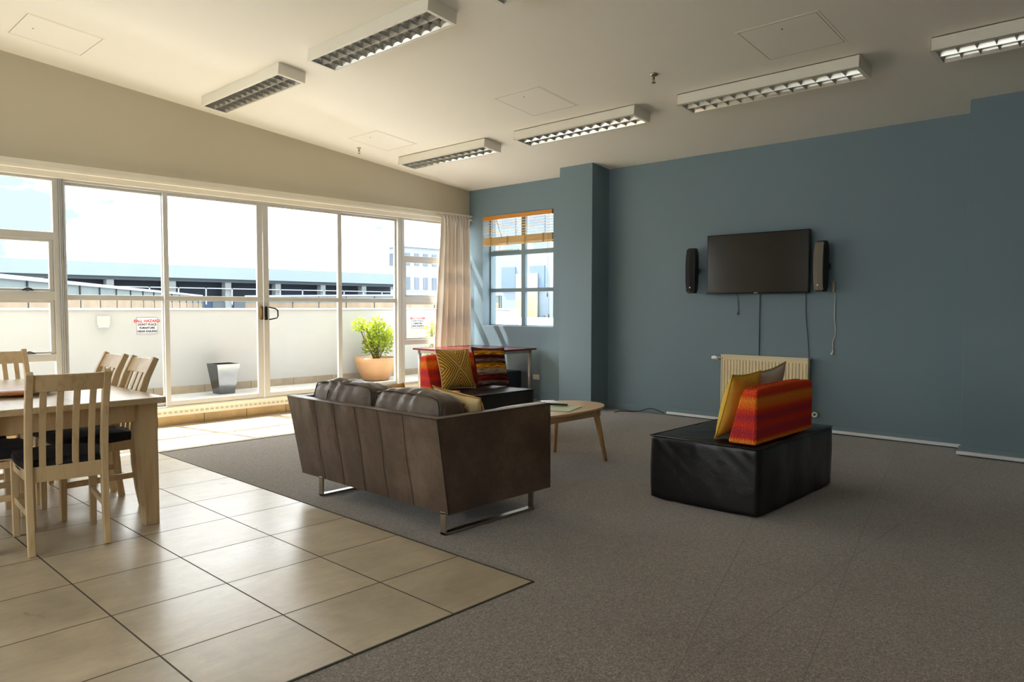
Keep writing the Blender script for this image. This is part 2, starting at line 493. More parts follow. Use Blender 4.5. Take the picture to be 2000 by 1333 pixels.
# ------------------------------------------------------------------ mesh helpers
class MB:
    def __init__(s):
        s.v = []; s.f = []; s.mi = []
    def add(s, vs, fs, mi=0):
        o = len(s.v)
        s.v += [tuple(p) for p in vs]
        s.f += [tuple(o+i for i in f) for f in fs]
        s.mi += [mi]*len(fs)
        return s
    def box(s, x0, x1, y0, y1, z0, z1, mi=0):
        vs = [(x0, y0, z0), (x1, y0, z0), (x1, y1, z0), (x0, y1, z0), (x0, y0, z1), (x1, y0, z1), (x1, y1, z1), (x0, y1, z1)]
        return s.add(vs, [(0, 3, 2, 1), (4, 5, 6, 7), (0, 1, 5, 4), (1, 2, 6, 5), (2, 3, 7, 6), (3, 0, 4, 7)], mi)
    def hexa(s, b, t, mi=0):
        """b, t: four points each, counter-clockwise from above"""
        return s.add(list(b)+list(t), [(0, 3, 2, 1), (4, 5, 6, 7), (0, 1, 5, 4), (1, 2, 6, 5), (2, 3, 7, 6), (3, 0, 4, 7)], mi)
    def loft(s, rings, cap=True, mi=0, closed=True):
        n = len(rings[0]); o = []
        vs = [p for r in rings for p in r]
        fs = []
        for i in range(len(rings)-1):
            for j in range(n if closed else n-1):
                k = (j+1) % n
                fs.append((i*n+j, i*n+k, (i+1)*n+k, (i+1)*n+j))
        if cap:
            fs.append(tuple(reversed(range(n))))
            fs.append(tuple((len(rings)-1)*n+j for j in range(n)))
        return s.add(vs, fs, mi)
    def tube(s, pts, r, n=8, mi=0, cap=True):
        pts = [Vector(p) for p in pts]
        rs = r if isinstance(r, (list, tuple)) else [r]*len(pts)
        rings = []
        up = None
        for i, p in enumerate(pts):
            d = (pts[min(i+1, len(pts)-1)]-pts[max(i-1, 0)]).normalized()
            if up is None:
                a = Vector((0, 0, 1)) if abs(d.z) < 0.9 else Vector((1, 0, 0))
                up = (a-d*a.dot(d)).normalized()
            else:
                up = (up-d*up.dot(d)).normalized()
            w = d.cross(up)
            rings.append([p+(up*math.cos(2*math.pi*k/n)+w*math.sin(2*math.pi*k/n))*rs[i] for k in range(n)])
        return s.loft(rings, cap, mi)
    def sweep(s, pts, w, h, wdir=(1, 0, 0), mi=0):
        """rectangular section swept along pts; w along wdir"""
        wd = Vector(wdir)
        pts = [Vector(p) for p in pts]
        ws = w if isinstance(w, (list, tuple)) else [w]*len(pts)
        hs = h if isinstance(h, (list, tuple)) else [h]*len(pts)
        rings = []
        for i, p in enumerate(pts):
            d = (pts[min(i+1, len(pts)-1)]-pts[max(i-1, 0)]).normalized()
            n_ = d.cross(wd).normalized()
            a = wd*ws[i]/2; b = n_*hs[i]/2
            rings.append([p-a-b, p+a-b, p+a+b, p-a+b])
        return s.loft(rings, True, mi)
    def lathe(s, prof, c=(0, 0, 0), n=32, mi=0):
        rings = [[(c[0]+r*math.cos(2*math.pi*k/n), c[1]+r*math.sin(2*math.pi*k/n), c[2]+z) for k in range(n)] for r, z in prof]
        return s.loft(rings, True, mi)
    def build(s, name, mat, parent=None, bevel=0, seg=2, smooth=False, sub=0, angle=40, loc=None, rot=None):
        me = bpy.data.meshes.new(name)
        me.from_pydata(s.v, [], s.f)
        mats = mat if isinstance(mat, (list, tuple)) else [mat]
        for mm_ in mats:
            me.materials.append(M[mm_] if isinstance(mm_, str) else mm_)
        for p, i in zip(me.polygons, s.mi):
            p.material_index = i
            p.use_smooth = smooth or bevel > 0
        bm = bmesh.new(); bm.from_mesh(me)
        bmesh.ops.recalc_face_normals(bm, faces=bm.faces)
        bm.to_mesh(me); bm.free()
        o = bpy.data.objects.new(name, me)
        COL.objects.link(o)
        if bevel:
            b = o.modifiers.new('bevel', 'BEVEL')
            b.width = bevel; b.segments = seg; b.limit_method = 'ANGLE'; b.angle_limit = math.radians(angle)
            b.harden_normals = True
        if sub:
            q = o.modifiers.new('sub', 'SUBSURF'); q.levels = sub; q.render_levels = sub
        if parent is not None:
            o.parent = parent
        if loc is not None:
            o.location = loc
        if rot is not None:
            o.rotation_euler = rot
        return o

def thing(name, label, cat, loc=(0, 0, 0), rot=0.0, group=None):
    o = bpy.data.objects.new(name, None)
    o.empty_display_size = 0.1
    COL.objects.link(o)
    o.location = loc
    o.rotation_euler = (0, 0, rot) if not isinstance(rot, tuple) else rot
    return tag(o, label, cat, group)
def tag(o, label, cat, group=None):
    o['label'] = label; o['category'] = cat
    if group:
        o['group'] = group
    return o
def struct(o, label=None):
    o['kind'] = 'structure'
    if label:
        o['label'] = label
    return o
def plabel(o, t):
    o['label'] = t
    return o
def tri(name, label=None, kind=None):
    o = bpy.data.objects.new(name, None)
    COL.objects.link(o)
    o['kind'] = 'structure'
    if label:
        o['label'] = label
    return o
def copy_thing(root, label, loc, rot=None, group=None):
    r = root.copy(); COL.objects.link(r)
    r.location = loc
    if rot is not None:
        r.rotation_euler = (0, 0, rot) if not isinstance(rot, tuple) else rot
    r['label'] = label
    if group:
        r['group'] = group
    for ch in list(root.children):
        c = ch.copy(); COL.objects.link(c); c.parent = r
        for g in list(ch.children):
            d = g.copy(); COL.objects.link(d); d.parent = c
    return r

# ------------------------------------------------------------------ dimensions of the room
XW = 7.586            # blue wall
YW = 8.0              # window wall
X0, Y0 = -4.0, -3.2   # behind the camera
SL = 0.1018           # ceiling falls towards the blue wall
CZ = 3.005
def ceil_z(x):
    return CZ+SL*(XW-x)
TZ = 4.6

# ------------------------------------------------------------------ floor
# tiled L: strip in front of the windows and the dining area; carpet elsewhere
EX, EY, SY = 2.505, 2.22, 6.6
b = MB()
def slab(bb, poly, z0, z1):
    n = len(poly)
    bb.add([(x, y, z0) for x, y in poly]+[(x, y, z1) for x, y in poly],
           [tuple(reversed(range(n))), tuple(range(n, 2*n))]+[(i, (i+1) % n, n+(i+1) % n, n+i) for i in range(n)])
slab(b, [(X0, EY), (EX, EY), (EX, SY), (XW, SY), (XW, 8.03), (X0, 8.03)], -0.2, 0.0)
fl = struct(b.build('floor_tiles', 'tile'), 'beige stone tiles')
b = MB()
slab(b, [(X0, Y0), (XW, Y0), (XW, SY), (EX, SY), (EX, EY), (X0, EY)], -0.2, -0.003)
struct(b.build('floor_carpet', 'carpet'), 'grey brown carpet')
b = MB()
b.box(X0, EX+.006, EY-.008, EY, -0.05, 0.001)
b.box(EX, EX+.008, EY-.008, SY, -0.05, 0.001)
b.box(EX, XW, SY-.008, SY, -0.05, 0.001)
struct(b.build('trim_1', 'gap'), 'edge strip between tiles and carpet')

# ------------------------------------------------------------------ walls and ceiling
b = MB()
b.add([(X0-.2, Y0-.2, ceil_z(X0-.2)), (XW+.6, Y0-.2, ceil_z(XW+.6)), (XW+.6, YW+.22, ceil_z(XW+.6)), (X0-.2, YW+.22, ceil_z(X0-.2)),
       (X0-.2, Y0-.2, 4.7), (XW+.6, Y0-.2, 4.7), (XW+.6, YW+.22, 4.7), (X0-.2, YW+.22, 4.7)],
      [(0, 3, 2, 1), (4, 5, 6, 7), (0, 1, 5, 4), (1, 2, 6, 5), (2, 3, 7, 6), (3, 0, 4, 7)])
struct(b.build('ceiling', 'ceiling'), 'cream white sloping ceiling')

# window wall: header over the glazing
b = MB()
HZ = 2.505
b.hexa([(X0-.2, YW, HZ), (XW+.2, YW, HZ), (XW+.2, YW+.2, HZ), (X0-.2, YW+.2, HZ)],
       [(X0-.2, YW, ceil_z(X0-.2)+.05), (XW+.2, YW, ceil_z(XW+.2)+.05), (XW+.2, YW+.2, ceil_z(XW+.2)+.05), (X0-.2, YW+.2, ceil_z(X0-.2)+.05)])
struct(b.build('wall_left', 'cream_wall'), 'cream wall above the balcony windows')
# sill / step
b = MB()
b.box(X0, XW, 8.03, 8.2, -0.2, 0.10)
struct(b.build('trim_2', 'riser'), 'tan stone riser below the sliding doors')
b = MB()
b.box(X0, XW, 8.005, 8.2, 0.10, 0.165)
b.box(X0, XW, 7.998, 8.2, 0.165, 0.196)
struct(b.build('trim_3', 'pelmet', bevel=.003), 'cream threshold below the sliding doors')
b = MB()
for i in range(150):
    x = -1+i*0.057
    b.box(x, x+.034, 8.0005, 8.004, 0.128, 0.15)
o = b.build('trim_4', plain('drain_slot', srgb(196, 186, 164), .6)); struct(o, 'drain slots along the threshold')

# pelmet / curtain track along the head
b = MB()
b.box(X0, XW, 7.955, YW+.002, 2.585, 2.64)
b.box(X0, XW, 7.93, YW+.002, 2.555, 2.590)
b.box(X0, XW, 7.97, YW+.002, 2.500, 2.558)
struct(b.build('trim_5', 'pelmet', bevel=.006), 'cream head trim over the windows')

# blue wall with window opening (y 6.36..7.711, z 1.01..2.6)
WY0, WY1, WZ0, WZ1, WXD = 6.36, 7.711, 1.008, 2.6, 7.86
b = MB()
zt = CZ+.04
b.box(XW, WXD, Y0-.2, WY0, -0.2, zt)
b.box(XW, WXD, WY1, YW-.002, -0.2, zt); b.box(7.66, WXD, YW-.002, YW+.2, -.2, HZ)
b.box(XW, WXD, WY0, WY1, -0.2, WZ0)
b.box(XW, WXD, WY0, WY1, WZ1, zt)
struct(b.build('wall_far', 'blue_wall'), 'slate blue wall carrying the television')
b = MB()
b.box(7.237, XW+.01, 5.45, 5.965, -0.1, ceil_z(7.237)+.03)
struct(b.build('wall_far_column', 'blue_wall', bevel=.004), 'blue boxed column left of the television')
b = MB()
b.box(7.24, XW+.01, Y0, 1.468, -0.1, ceil_z(7.24)+.03)
struct(b.build('wall_far_pier', 'blue_wall', bevel=.004), 'blue projecting wall at the right edge')
b = MB()
b.box(X0-.2, XW+.2, Y0-.2, Y0, -0.2, TZ)
struct(b.build('wall_right', plain('right_wall', srgb(150, 146, 138), .85)))
b = MB()
b.box(X0-.2, X0, Y0, YW+.2, -0.2, .75); b.box(X0-.2, X0, Y0, YW+.2, 3.05, TZ)
b.box(X0-.2, X0, Y0, -.6, .75, 3.05); b.box(X0-.2, X0, 6.4, YW+.2, .75, 3.05)
struct(b.build('wall_back', 'back_wall'))
w5 = tri('window_5')  # unseen window added behind the camera to light the room
b = MB()
for i in range(6):
    y = -.6+i*1.4; b.box(X0-.12, X0-.06, y-.03, y+.03, .75, 3.05)
b.box(X0-.118, X0-.062, -.6, 6.4, 1.9, 1.96)
b.build('frame', 'alu', w5)
b = MB(); b.box(X0-.1, X0-.094, -.6, 6.4, .75, 3.05); b.build('pane', 'glass', w5)

# skirting
b = MB()
b.box(XW-.012, XW, 1.468, 5.45, 0, 0.085)
b.box(XW-.012, XW, 5.965, 8.03, 0, 0.085)
b.box(7.225, 7.24, Y0, 1.48, 0, 0.085)
b.box(7.225, XW, 5.44, 5.45, 0, 0.085)
b.box(7.225, 7.237, 5.44, 5.975, 0, 0.085)
struct(b.build('baseboard_far', 'blue_wall', bevel=.004), 'blue skirting board')

# ------------------------------------------------------------------ window wall units
FY0, FY1 = 8.0, 8.06
def frame_bars(bb, bars, y0=FY0, y1=FY1, mi=0):
    for x0, x1, z0, z1 in bars:
        e_ = .002 if (x1-x0) > (z1-z0) else 0
        bb.box(x0+e_, x1-e_, y0+e_, y1-e_, z0+(.001 if not e_ else 0), z1-(.001 if not e_ else 0), mi)
def pane(parent, x0, x1, z0, z1, y=8.035):
    bb = MB(); bb.box(x0, x1, y, y+.006, z0, z1)
    return bb.build('pane', 'glass', parent)
BZ, TZF = 0.196, 2.505
def casement_unit(n, x0, x1, label, right_hidden=False):
    r = tri('window_%d' % n, label)
    bb = MB()
    frame_bars(bb, [(x0, x0+.05, BZ, TZF), (x1-.05, x1, BZ, TZF), (x0, x1, 2.475, TZF), (x0, x1, BZ, BZ+.04),
                    (x0, x1, 1.915, 1.985), (x0, x1, 1.335, 1.42), (x0, x1, 0.75, 0.82)])
    bb.build('frame', 'alu', r, bevel=.003)
    for z0, z1, op in ((BZ+.04, .75, 0), (.82, 1.335, 1), (1.42, 1.915, 1), (1.985, 2.475, 0)):
        pane(r, x0+.05, x1-.05, z0, z1)
        if op:
            s_ = MB(); w = .036
            a0, a1 = x0+.052, x1-.052
            frame_bars(s_, [(a0, a0+w, z0, z1), (a1-w, a1, z0, z1), (a0, a1, z0+.004, z0+.026), (a0, a1, z1-.024, z1)], 8.012, 8.05)
            sa = s_.build('sash', 'alu', r, bevel=.003)
            h = MB()
            cx = a1-.22
            h.box(cx-.045, cx+.05, 7.992, 8.013, z0+.004, z0+.014)
            h.tube([(cx-.04, 7.985, z0+.016), (cx-.01, 7.975, z0+.03), (cx+.03, 7.98, z0+.02)], [.006, .009, .006], 8)
            h.build('latch', 'black', sa)
    return r
casement_unit(1, 1.18, 2.17, 'casement window left of the sliding doors')
casement_unit(2, 6.308, 7.65, 'casement window right of the sliding doors, partly behind the curtain')
# more glazing outside the picture to the left
r = tri('window_4')
b = MB()
frame_bars(b, [(0.1, 1.178, 2.475, TZF), (0.1, 1.178, BZ, BZ+.04), (0.1, 1.178, 1.34, 1.39), (.1, .15, BZ, TZF), (1.12, 1.178, BZ, TZF)])
b.build('frame', 'alu', r)
pane(r, .12, 1.17, BZ+.04, TZF-.03)
b = MB(); b.box(X0, .1, YW, YW+.2, 0.0, HZ)
struct(b.build('wall_left_end', 'cream_wall'))

# sliding door set
d = tri('door_1', 'aluminium framed glass sliding doors onto the balcony')
b = MB()
frame_bars(b, [(2.172, 2.225, BZ, TZF), (6.25, 6.305, BZ, TZF), (2.2, 6.3, 2.478, TZF), (2.2, 6.3, BZ, BZ+.012)], 8.0, 8.11)
b.box(2.185, 2.2, 7.992, 8.0, BZ, TZF)
b.build('frame', ['alu'], d, bevel=.004)
b = MB()
b.box(2.174, 2.183, 7.985, 8.0, BZ, TZF); b.box(2.205, 2.22, 7.985, 8.0, BZ, TZF)
plabel(b.build('mullion_ribs', 'alu_edge', d, bevel=.003), 'silver ribs on the left mullion')
def door_panel(x0, x1, y0, wl=.055, wr=.055):
    y1 = y0+.035
    bb = MB()
    bb.box(x0, x0+wl, y0, y1, BZ+.012, 2.478); bb.box(x1-wr, x1, y0, y1, BZ+.012, 2.478)
    bb.box(x0+.002, x1-.002, y0+.002, y1-.002, 2.452, 2.476); bb.box(x0+.002, x1-.002, y0+.002, y1-.002, BZ+.014, .262)
    bb.box(x0+.002, x1-.002, y0-.004, y1+.002, 1.338, 1.392)
    p = bb.build('door_panel', 'alu', d, bevel=.003)
    g = MB(); g.box(x0+wl-.005, x1-wr+.005, y0+.014, y0+.02, .26, 2.455)
    g.build('pane', 'glass', p)
    return p
door_panel(2.225, 3.20, 8.05, .02, .06)
p2 = door_panel(3.145, 4.268, 8.01, .05, .07)
p3 = door_panel(4.276, 5.345, 8.01, .068, .05)
door_panel(5.32, 6.25, 8.05, .06, .02)
b = MB()
b.box(4.222, 4.262, 7.994, 8.01, 1.125, 1.278)
b.tube([(4.232, 7.99, 1.14), (4.232, 7.985, 1.20), (4.232, 7.99, 1.265)], .012, 10)
plabel(b.build('lock', 'brass', p2, bevel=.003), 'brass coloured lock')
b = MB()
b.box(4.280, 4.312, 7.99, 8.01, 1.12, 1.28)
b.tube([(4.33, 7.995, 1.27), (4.40, 7.97, 1.255), (4.425, 7.965, 1.235), (4.43, 7.965, 1.17), (4.415, 7.965, 1.145), (4.33, 7.995, 1.125)], .009, 10)
plabel(b.build('handle', 'black', p3, bevel=.003), 'dark D shaped pull handle')

# ------------------------------------------------------------------ window in the blue wall
w3 = tri('window_3', 'six pane window in the blue wall with its blind')
GX = 7.736
b = MB()
def wbar(bb, y0, y1, z0, z1, x0=GX, x1=GX+.05):
    bb.box(x0, x1, y0, y1, z0, z1)
ya, yb = WY0, WY1
wbar(b, ya, ya+.02, WZ0, WZ1); wbar(b, yb-.02, yb, WZ0, WZ1); wbar(b, ya, yb, WZ1-.03, WZ1); wbar(b, ya, yb, WZ0, WZ0+.012)
wbar(b, 7.005, 7.08, WZ0, WZ1); wbar(b, ya, yb, 2.03, 2.095, GX+.002, GX+.05); wbar(b, ya, yb, 1.497, 1.55, GX+.002, GX+.05)
b.build('frame', 'blue_wall', w3, bevel=.003)
for (y0, y1) in ((ya+.02, 7.005), (7.08, yb-.02)):
    for (z0, z1) in ((WZ0, 1.497), (1.55, 2.03), (2.095, WZ1)):
        g = MB(); g.box(GX+.02, GX+.026, y0, y1, z0, z1); g.build('pane', 'glass', w3)
b = MB()
b.box(GX-.03, GX, 7.12, 7.62, 2.095, 2.108)
b.tube([(GX-.02, 7.5, 2.12), (GX-.02, 7.45, 2.3), (GX-.02, 7.56, 2.56)], .006, 8)
plabel(b.build('stay', 'chrome', w3), 'steel window stay')

# timber venetian blind
bl = thing('venetian_blind', 'orange timber venetian blind pulled halfway up in the blue wall window', 'blind', (7.60, 7.03, 2.6))
b = MB(); b.box(-.028, .03, -.655, .668, -.062, -.004)
b.build('headrail', 'maple_blind', bl, bevel=.004)
for i in range(6):
    z = -.098-i*.037
    sb = MB(); sb.box(-.026, .024, -.655, .668, z-.0015, z+.0015)
    sb.build('slat', 'slat', bl)
b = MB()
for i in range(16):
    b.box(-.026, .024, -.655, .668, -.318-i*.0058-.002, -.318-i*.0058+.002)
b.build('slat_stack', 'slat', bl)
b = MB(); b.box(-.028, .026, -.655, .668, -.434, -.413)
b.build('bottom_rail', 'slat', bl, bevel=.004)
for y in (.50, .17, -.17, -.50):
    t = MB(); t.box(-.029, -.027, y-.014, y+.014, -.434, -.31)
    t.build('ladder_tape', 'tape', bl)
for y in (.5, .0, -.5):
    b = MB()
    b.tube([(-.028, y, -.06), (-.028, y, -.31), (.026, y, -.31), (.026, y, -.06)], .0012, 5)
    b.build('ladder_cord', 'white_cable', bl)
for y, z in ((-.585, -1.15), (-.61, -1.44)):
    b = MB(); b.tube([(-.033, y, -.05), (-.033, y, z)], .0014, 5)
    b.lathe([(.002, .03), (.007, .01), (.009, -.02), (.004, -.035)], (-.033, y, z), 10)
    b.build('pull_cord', 'tape', bl)

# ------------------------------------------------------------------ curtain
ct = thing('curtain', 'cream pleated curtain gathered in the corner beside the red desk', 'curtain', (7.18, 7.87, 0))
b = MB()
N, R_ = 150, 26
rows = []
for j in range(R_+1):
    t = j/R_
    z = 2.60-(2.60-.10)*t
    xl = -.25-.13*min(1, t*1.25)**1.4 + (.04 if t > .75 else 0)*(t-.75)*4
    xr = .265+.01*t
    row = []
    for i in range(N+1):
        u = i/N
        ph = u*2*math.pi*8.0
        amp = .020+.030*min(1, t*2.2)
        top = max(0, 1-t*14)
        x = xl+(xr-xl)*u+.012*math.sin(ph*.5+2.0*t)
        y = math.sin(ph+.6*math.sin(3*t+u*5))*amp*(1-.5*top)+.012*math.sin(ph*2.1+1.0)*(1-t)+.010*math.sin(u*9+t*3)
        row.append((x, y, z))
    rows.append(row)
vs = [p for r_ in rows for p in r_]
fs = [(j*(N+1)+i, j*(N+1)+i+1, (j+1)*(N+1)+i+1, (j+1)*(N+1)+i) for j in range(R_) for i in range(N)]
b.add(vs, fs)
cl = b.build('cloth', 'curtain', ct, smooth=True)
so = cl.modifiers.new('solid', 'SOLIDIFY'); so.thickness = .003
b = MB()
for i in range(9):
    x = -.235+i*.06
    b.tube([(x-.012, -.02, 2.6), (x, -.035, 2.52), (x-.004, -.03, 2.44)], [.008, .012, .004], 8)
b.build('pinch_pleat', 'curtain', ct, smooth=True)
b = MB()
b.box(6.95, 7.584, 7.925, 7.952, 2.60, 2.628)
tag(b.build('curtain_rail', 'pelmet', bevel=.003), 'cream curtain rail end meeting the blue wall', 'curtain rail')

# ------------------------------------------------------------------ ceiling lights
def make_light():
    t = thing('ceiling_light', '', 'ceiling light', (0, 0, 0))
    W, Ln, H = .135, .775, .10
    b = MB()
    b.box(-W, W, -Ln, Ln, -.006, 0)
    b.box(-W, -W+.004, -Ln, Ln, -H, 0); b.box(W-.004, W, -Ln, Ln, -H, 0)
    b.box(-W, W, -Ln, -Ln+.004, -H, 0); b.box(-W, W, Ln-.004, Ln, -H, 0)
    b.box(-W, -W+.018, -Ln, Ln, -H, -H+.004); b.box(W-.018, W, -Ln, Ln, -H, -H+.004)
    b.box(-W, W, -Ln, -Ln+.03, -H, -H+.004); b.box(-W, W, Ln-.03, Ln, -H, -H+.004)
    b.build('housing', 'white', t)
    # louvre: side reflectors, centre ridge, cross blades
    l = MB()
    zi = -H+.004; zo = -.05
    wi = W-.018; ln = Ln-.03
    def wedge_x(xc, half, yA, yB):
        l.add([(xc-half, yA, zo), (xc+half, yA, zo), (xc, yA, zi-.0), (xc-half, yB, zo), (xc+half, yB, zo), (xc, yB, zi-.0)],
              [(0, 2, 5, 3), (2, 1, 4, 5), (0, 3, 4, 1)])
    wedge_x(0, .018, -ln, ln)
    for sgn in (-1, 1):
        pr = [(sgn*wi, zi), (sgn*(wi-.012), zi+.02), (sgn*(wi-.022), zo)]
        l.add([(p[0], -ln, p[1]) for p in pr]+[(p[0], ln, p[1]) for p in pr], [(0, 1, 4, 3), (1, 2, 5, 4)])
    nb = 13
    for k in range(nb+1):
        y = -ln+2*ln*k/nb
        hw = .017
        l.add([(-wi, y-hw, zo), (wi, y-hw, zo), (wi, y+hw, zo), (-wi, y+hw, zo), (-wi, y, zi+.002), (wi, y, zi+.002)],
              [(0, 1, 5, 4), (3, 4, 5, 2), (0, 3, 2, 1)])
    l.build('louvre', 'mirror', t)
    for sx in (-.058, .058):
        b = MB(); b.tube([(sx, -Ln+.03, -.03), (sx, Ln-.03, -.03)], .013, 12)
        b.build('tube', 'white', t, smooth=True)
    return t
lt = make_light()
tilt = math.atan(SL)
XA, XB = 3.505, 5.985
spots = [(XA, 6.765, 'louvred ceiling light nearest the windows in the row above the sofa'),
         (XA, 4.735, 'large louvred ceiling light above the sofa, second from the windows'),
         (XA, 2.72, 'louvred ceiling light cut off by the top edge of the photo'),
         (XB, 6.69, 'louvred ceiling light nearest the corner of cream and blue walls'),
         (XB, 4.69, 'louvred ceiling light in front of the blue column'),
         (XB, 2.69, 'louvred ceiling light with yellow reflections above the television'),
         (XB, .665, 'louvred ceiling light cut off at the right edge of the photo')]
for i, (x, y, lab) in enumerate(spots):
    loc = (x, y, ceil_z(x)-.001)
    if i == 0:
        lt.location = loc; lt.rotation_euler = (0, tilt, 0); lt['label'] = lab; lt['group'] = 'louvred ceiling lights'
    else:
        copy_thing(lt, lab, loc, (0, tilt, 0), 'louvred ceiling lights')

# access hatches in the ceiling
def hatch(x0, x1, y0, y1, label):
    cx, cy_ = (x0+x1)/2, (y0+y1)/2
    t = thing('ceiling_hatch', label, 'ceiling hatch', (cx, cy_, ceil_z(cx)), (0, tilt, 0), 'access hatches in the ceiling')
    a, c = (x1-x0)/2, (y1-y0)/2
    b = MB()
    w = .018
    b.box(-a-w, -a, -c-w, c+w, -.0022, .001); b.box(a, a+w, -c-w, c+w, -.0022, .001)
    b.box(-a, a, -c-w, -c, -.0022, .001); b.box(-a, a, c, c+w, -.0022, .001)
    b.build('frame', 'ceiling', t)
    b = MB(); w = .004
    b.box(-a, -a+w, -c, c, -.0016, .001); b.box(a-w, a, -c, c, -.0016, .001)
    b.box(-a, a, -c, -c+w, -.0016, .001); b.box(-a, a, c-w, c, -.0016, .001)
    b.build('joint', 'gap', t)
    b = MB(); b.box(-a+w, a-w, -c+w, c-w, -.002, .001)
    pnl = b.build('panel', 'ceiling', t)
    b = MB(); b.lathe([(.006, 0), (.006, -.004)], (-a*.6, 0, 0), 10); b.build('keyhole', 'gap', pnl)
    return t
hatch(5.05, 5.60, 1.94, 2.50, 'square ceiling hatch above the television area near the top right')
hatch(5.04, 5.60, 4.41, 4.96, 'faint square ceiling hatch in the middle of the ceiling')
hatch(5.04, 5.60, 6.83, 7.38, 'faint ceiling hatch beside the small sprinkler near the cream wall')
hatch(1.68, 2.235, 6.87, 7.46, 'ceiling hatch at the top left corner of the photo')

def sprinkler(x, y, label, s=1.0):
    t = thing('sprinkler', label, 'sprinkler', (x, y, ceil_z(x)))
    b = MB(); b.lathe([(.036*s, .004), (.036*s, -.006), (.028*s, -.012), (.012*s, -.016)], (0, 0, 0), 24)
    b.build('rose', 'chrome', t, smooth=True)
    b = MB(); b.lathe([(.010*s, -.012), (.010*s, -.04), (.004, -.045)], (0, 0, 0), 12)
    b.tube([(-.011, 0, -.035), (-.013, 0, -.055), (0, 0, -.07)], .0025, 6); b.tube([(.011, 0, -.035), (.013, 0, -.055), (0, 0, -.07)], .0025, 6)
    b.lathe([(.018*s, -.070), (.018*s, -.073)], (0, 0, 0), 16)
    b.build('head', 'brass', t)
sprinkler(5.357, 3.40, 'brass sprinkler head between the two rows of ceiling lights')
sprinkler(5.343, 7.60, 'small sprinkler head close to the cream wall', .7)

# ------------------------------------------------------------------ television, speakers, cables
tv = thing('television', 'black flat screen television mounted on the blue wall', 'television', (7.486, 3.465, 1.75))
b = MB(); b.box(.006, .05, -.563, .563, -.323, .323)
b.build('casing', 'black', tv, bevel=.002)
b = MB()
b.box(-.002, .01, -.565, -.556, -.325, .325); b.box(-.002, .01, .556, .565, -.325, .325)
b.box(-.002, .01, -.565, .565, .316, .325); b.box(-.002, .01, -.565, .565, -.325, -.308)
plabel(b.build('bezel', plain('tv_bezel', srgb(30, 28, 28), 0.15, 0.6), tv, bevel=.002), 'thin glossy bezel')
b = MB(); b.box(.0, .008, -.556, .556, -.308, .316); b.build('screen', 'screen', tv)
b = MB(); b.box(-.0035, -.002, -.028, .012, -.320, -.314); b.build('logo', 'chrome', tv)
b = MB(); b.box(.05, .099, -.2, .2, -.2, .2); b.build('wall_bracket', 'black', tv)

def speaker(y, w, label, mat, tall, yaw=0):
    t = thing('speaker', label, 'speaker', (7.47, y, 1.69), yaw, 'wall speakers beside the television')
    h = tall/2
    b = MB()
    rings = []
    for k in range(13):
        a = k/12
        z = -h+2*h*a
        e_ = 1-abs(2*a-1)**6*.35
        bow = .018*(1-(2*a-1)**2)
        rings.append([(-.035-bow, -w/2*e_, z), (-.045-bow, 0, z), (-.035-bow, w/2*e_, z), (.035, w/2*e_, z), (.035, -w/2*e_, z)])
    b.loft(rings); b.build('cabinet', 'black', t, bevel=.006)
    b = MB()
    rings = []
    for k in range(13):
        a = k/12
        z = (-h+2*h*a)*.93
        bow = .018*(1-(2*a-1)**2)
        rings.append([(-.038-bow, -w/2*.86, z), (-.0485-bow, 0, z), (-.038-bow, w/2*.86, z), (-.03, w/2*.86, z), (-.03, -w/2*.86, z)])
    b.loft(rings); b.build('grille', mat, t)
    b = MB()
    rr = [[(-.050-.006, .008*math.cos(q*math.pi/6), -h*.74+.008*math.sin(q*math.pi/6)) for q in range(12)], [(-.040, .008*math.cos(q*math.pi/6), -h*.74+.008*math.sin(q*math.pi/6)) for q in range(12)]]
    b.loft(rr); b.build('badge', 'trunk_white', t)
    b = MB(); b.box(.03, .112, -.015, .015, -.03, .03)
    b.build('wall_bracket', 'black', t)
    return t
speaker(4.205, .125, 'slim black speaker on the blue wall left of the television', 'black_matt', .51, 0.0)
speaker(2.765, .125, 'black speaker with grey grille on the blue wall right of the television', plain('grey_grille', srgb(112, 104, 92), .8, bump=.2, bscale=400), .51, -.35)

b = MB(); b.box(XW-.016, XW, 3.450, 3.476, .745, 1.43)
tag(b.build('cable_conduit', 'blue_wall', bevel=.003), 'blue cable conduit running from television down to radiator', 'conduit')
def cable(pts, r, mat, name, label):
    b = MB()
    sm = []
    P = [Vector(p) for p in pts]
    for i in range(len(P)-1):
        p0, p1, p2, p3 = P[max(i-1, 0)], P[i], P[i+1], P[min(i+2, len(P)-1)]
        for k in range(6):
            t = k/6
            sm.append(0.5*((2*p1)+(-p0+p2)*t+(2*p0-5*p1+4*p2-p3)*t*t+(-p0+3*p1-3*p2+p3)*t**3))
    sm.append(P[-1])
    b.tube(sm, r, 6)
    return b, mat, name, label
def cab(*a):
    b, mat, name, label = cable(*a)
    return tag(b.build(name, mat, smooth=True), label, 'cable')
X_ = XW-.006
cab([(X_, 2.961, 1.45), (X_, 2.955, 1.2), (X_, 2.93, .95), (X_, 2.915, .76), (X_, 2.90, .5)], .0035, 'grey_cable', 'hanging_cable', 'dark cable hanging from the television corner behind the radiator')
c0 = cab([(X_-.02, 3.703, 1.43), (X_, 3.703, 1.35), (X_, 3.698, 1.27), (X_, 3.70, 1.215)], .003, 'grey_cable', 'hanging_cable', 'short grey cable dangling below the left of the television')
b = MB(); b.box(X_-.008, X_+.004, 3.692, 3.708, 1.195, 1.222); b.build('plug', 'grey_cable', c0, bevel=.002)
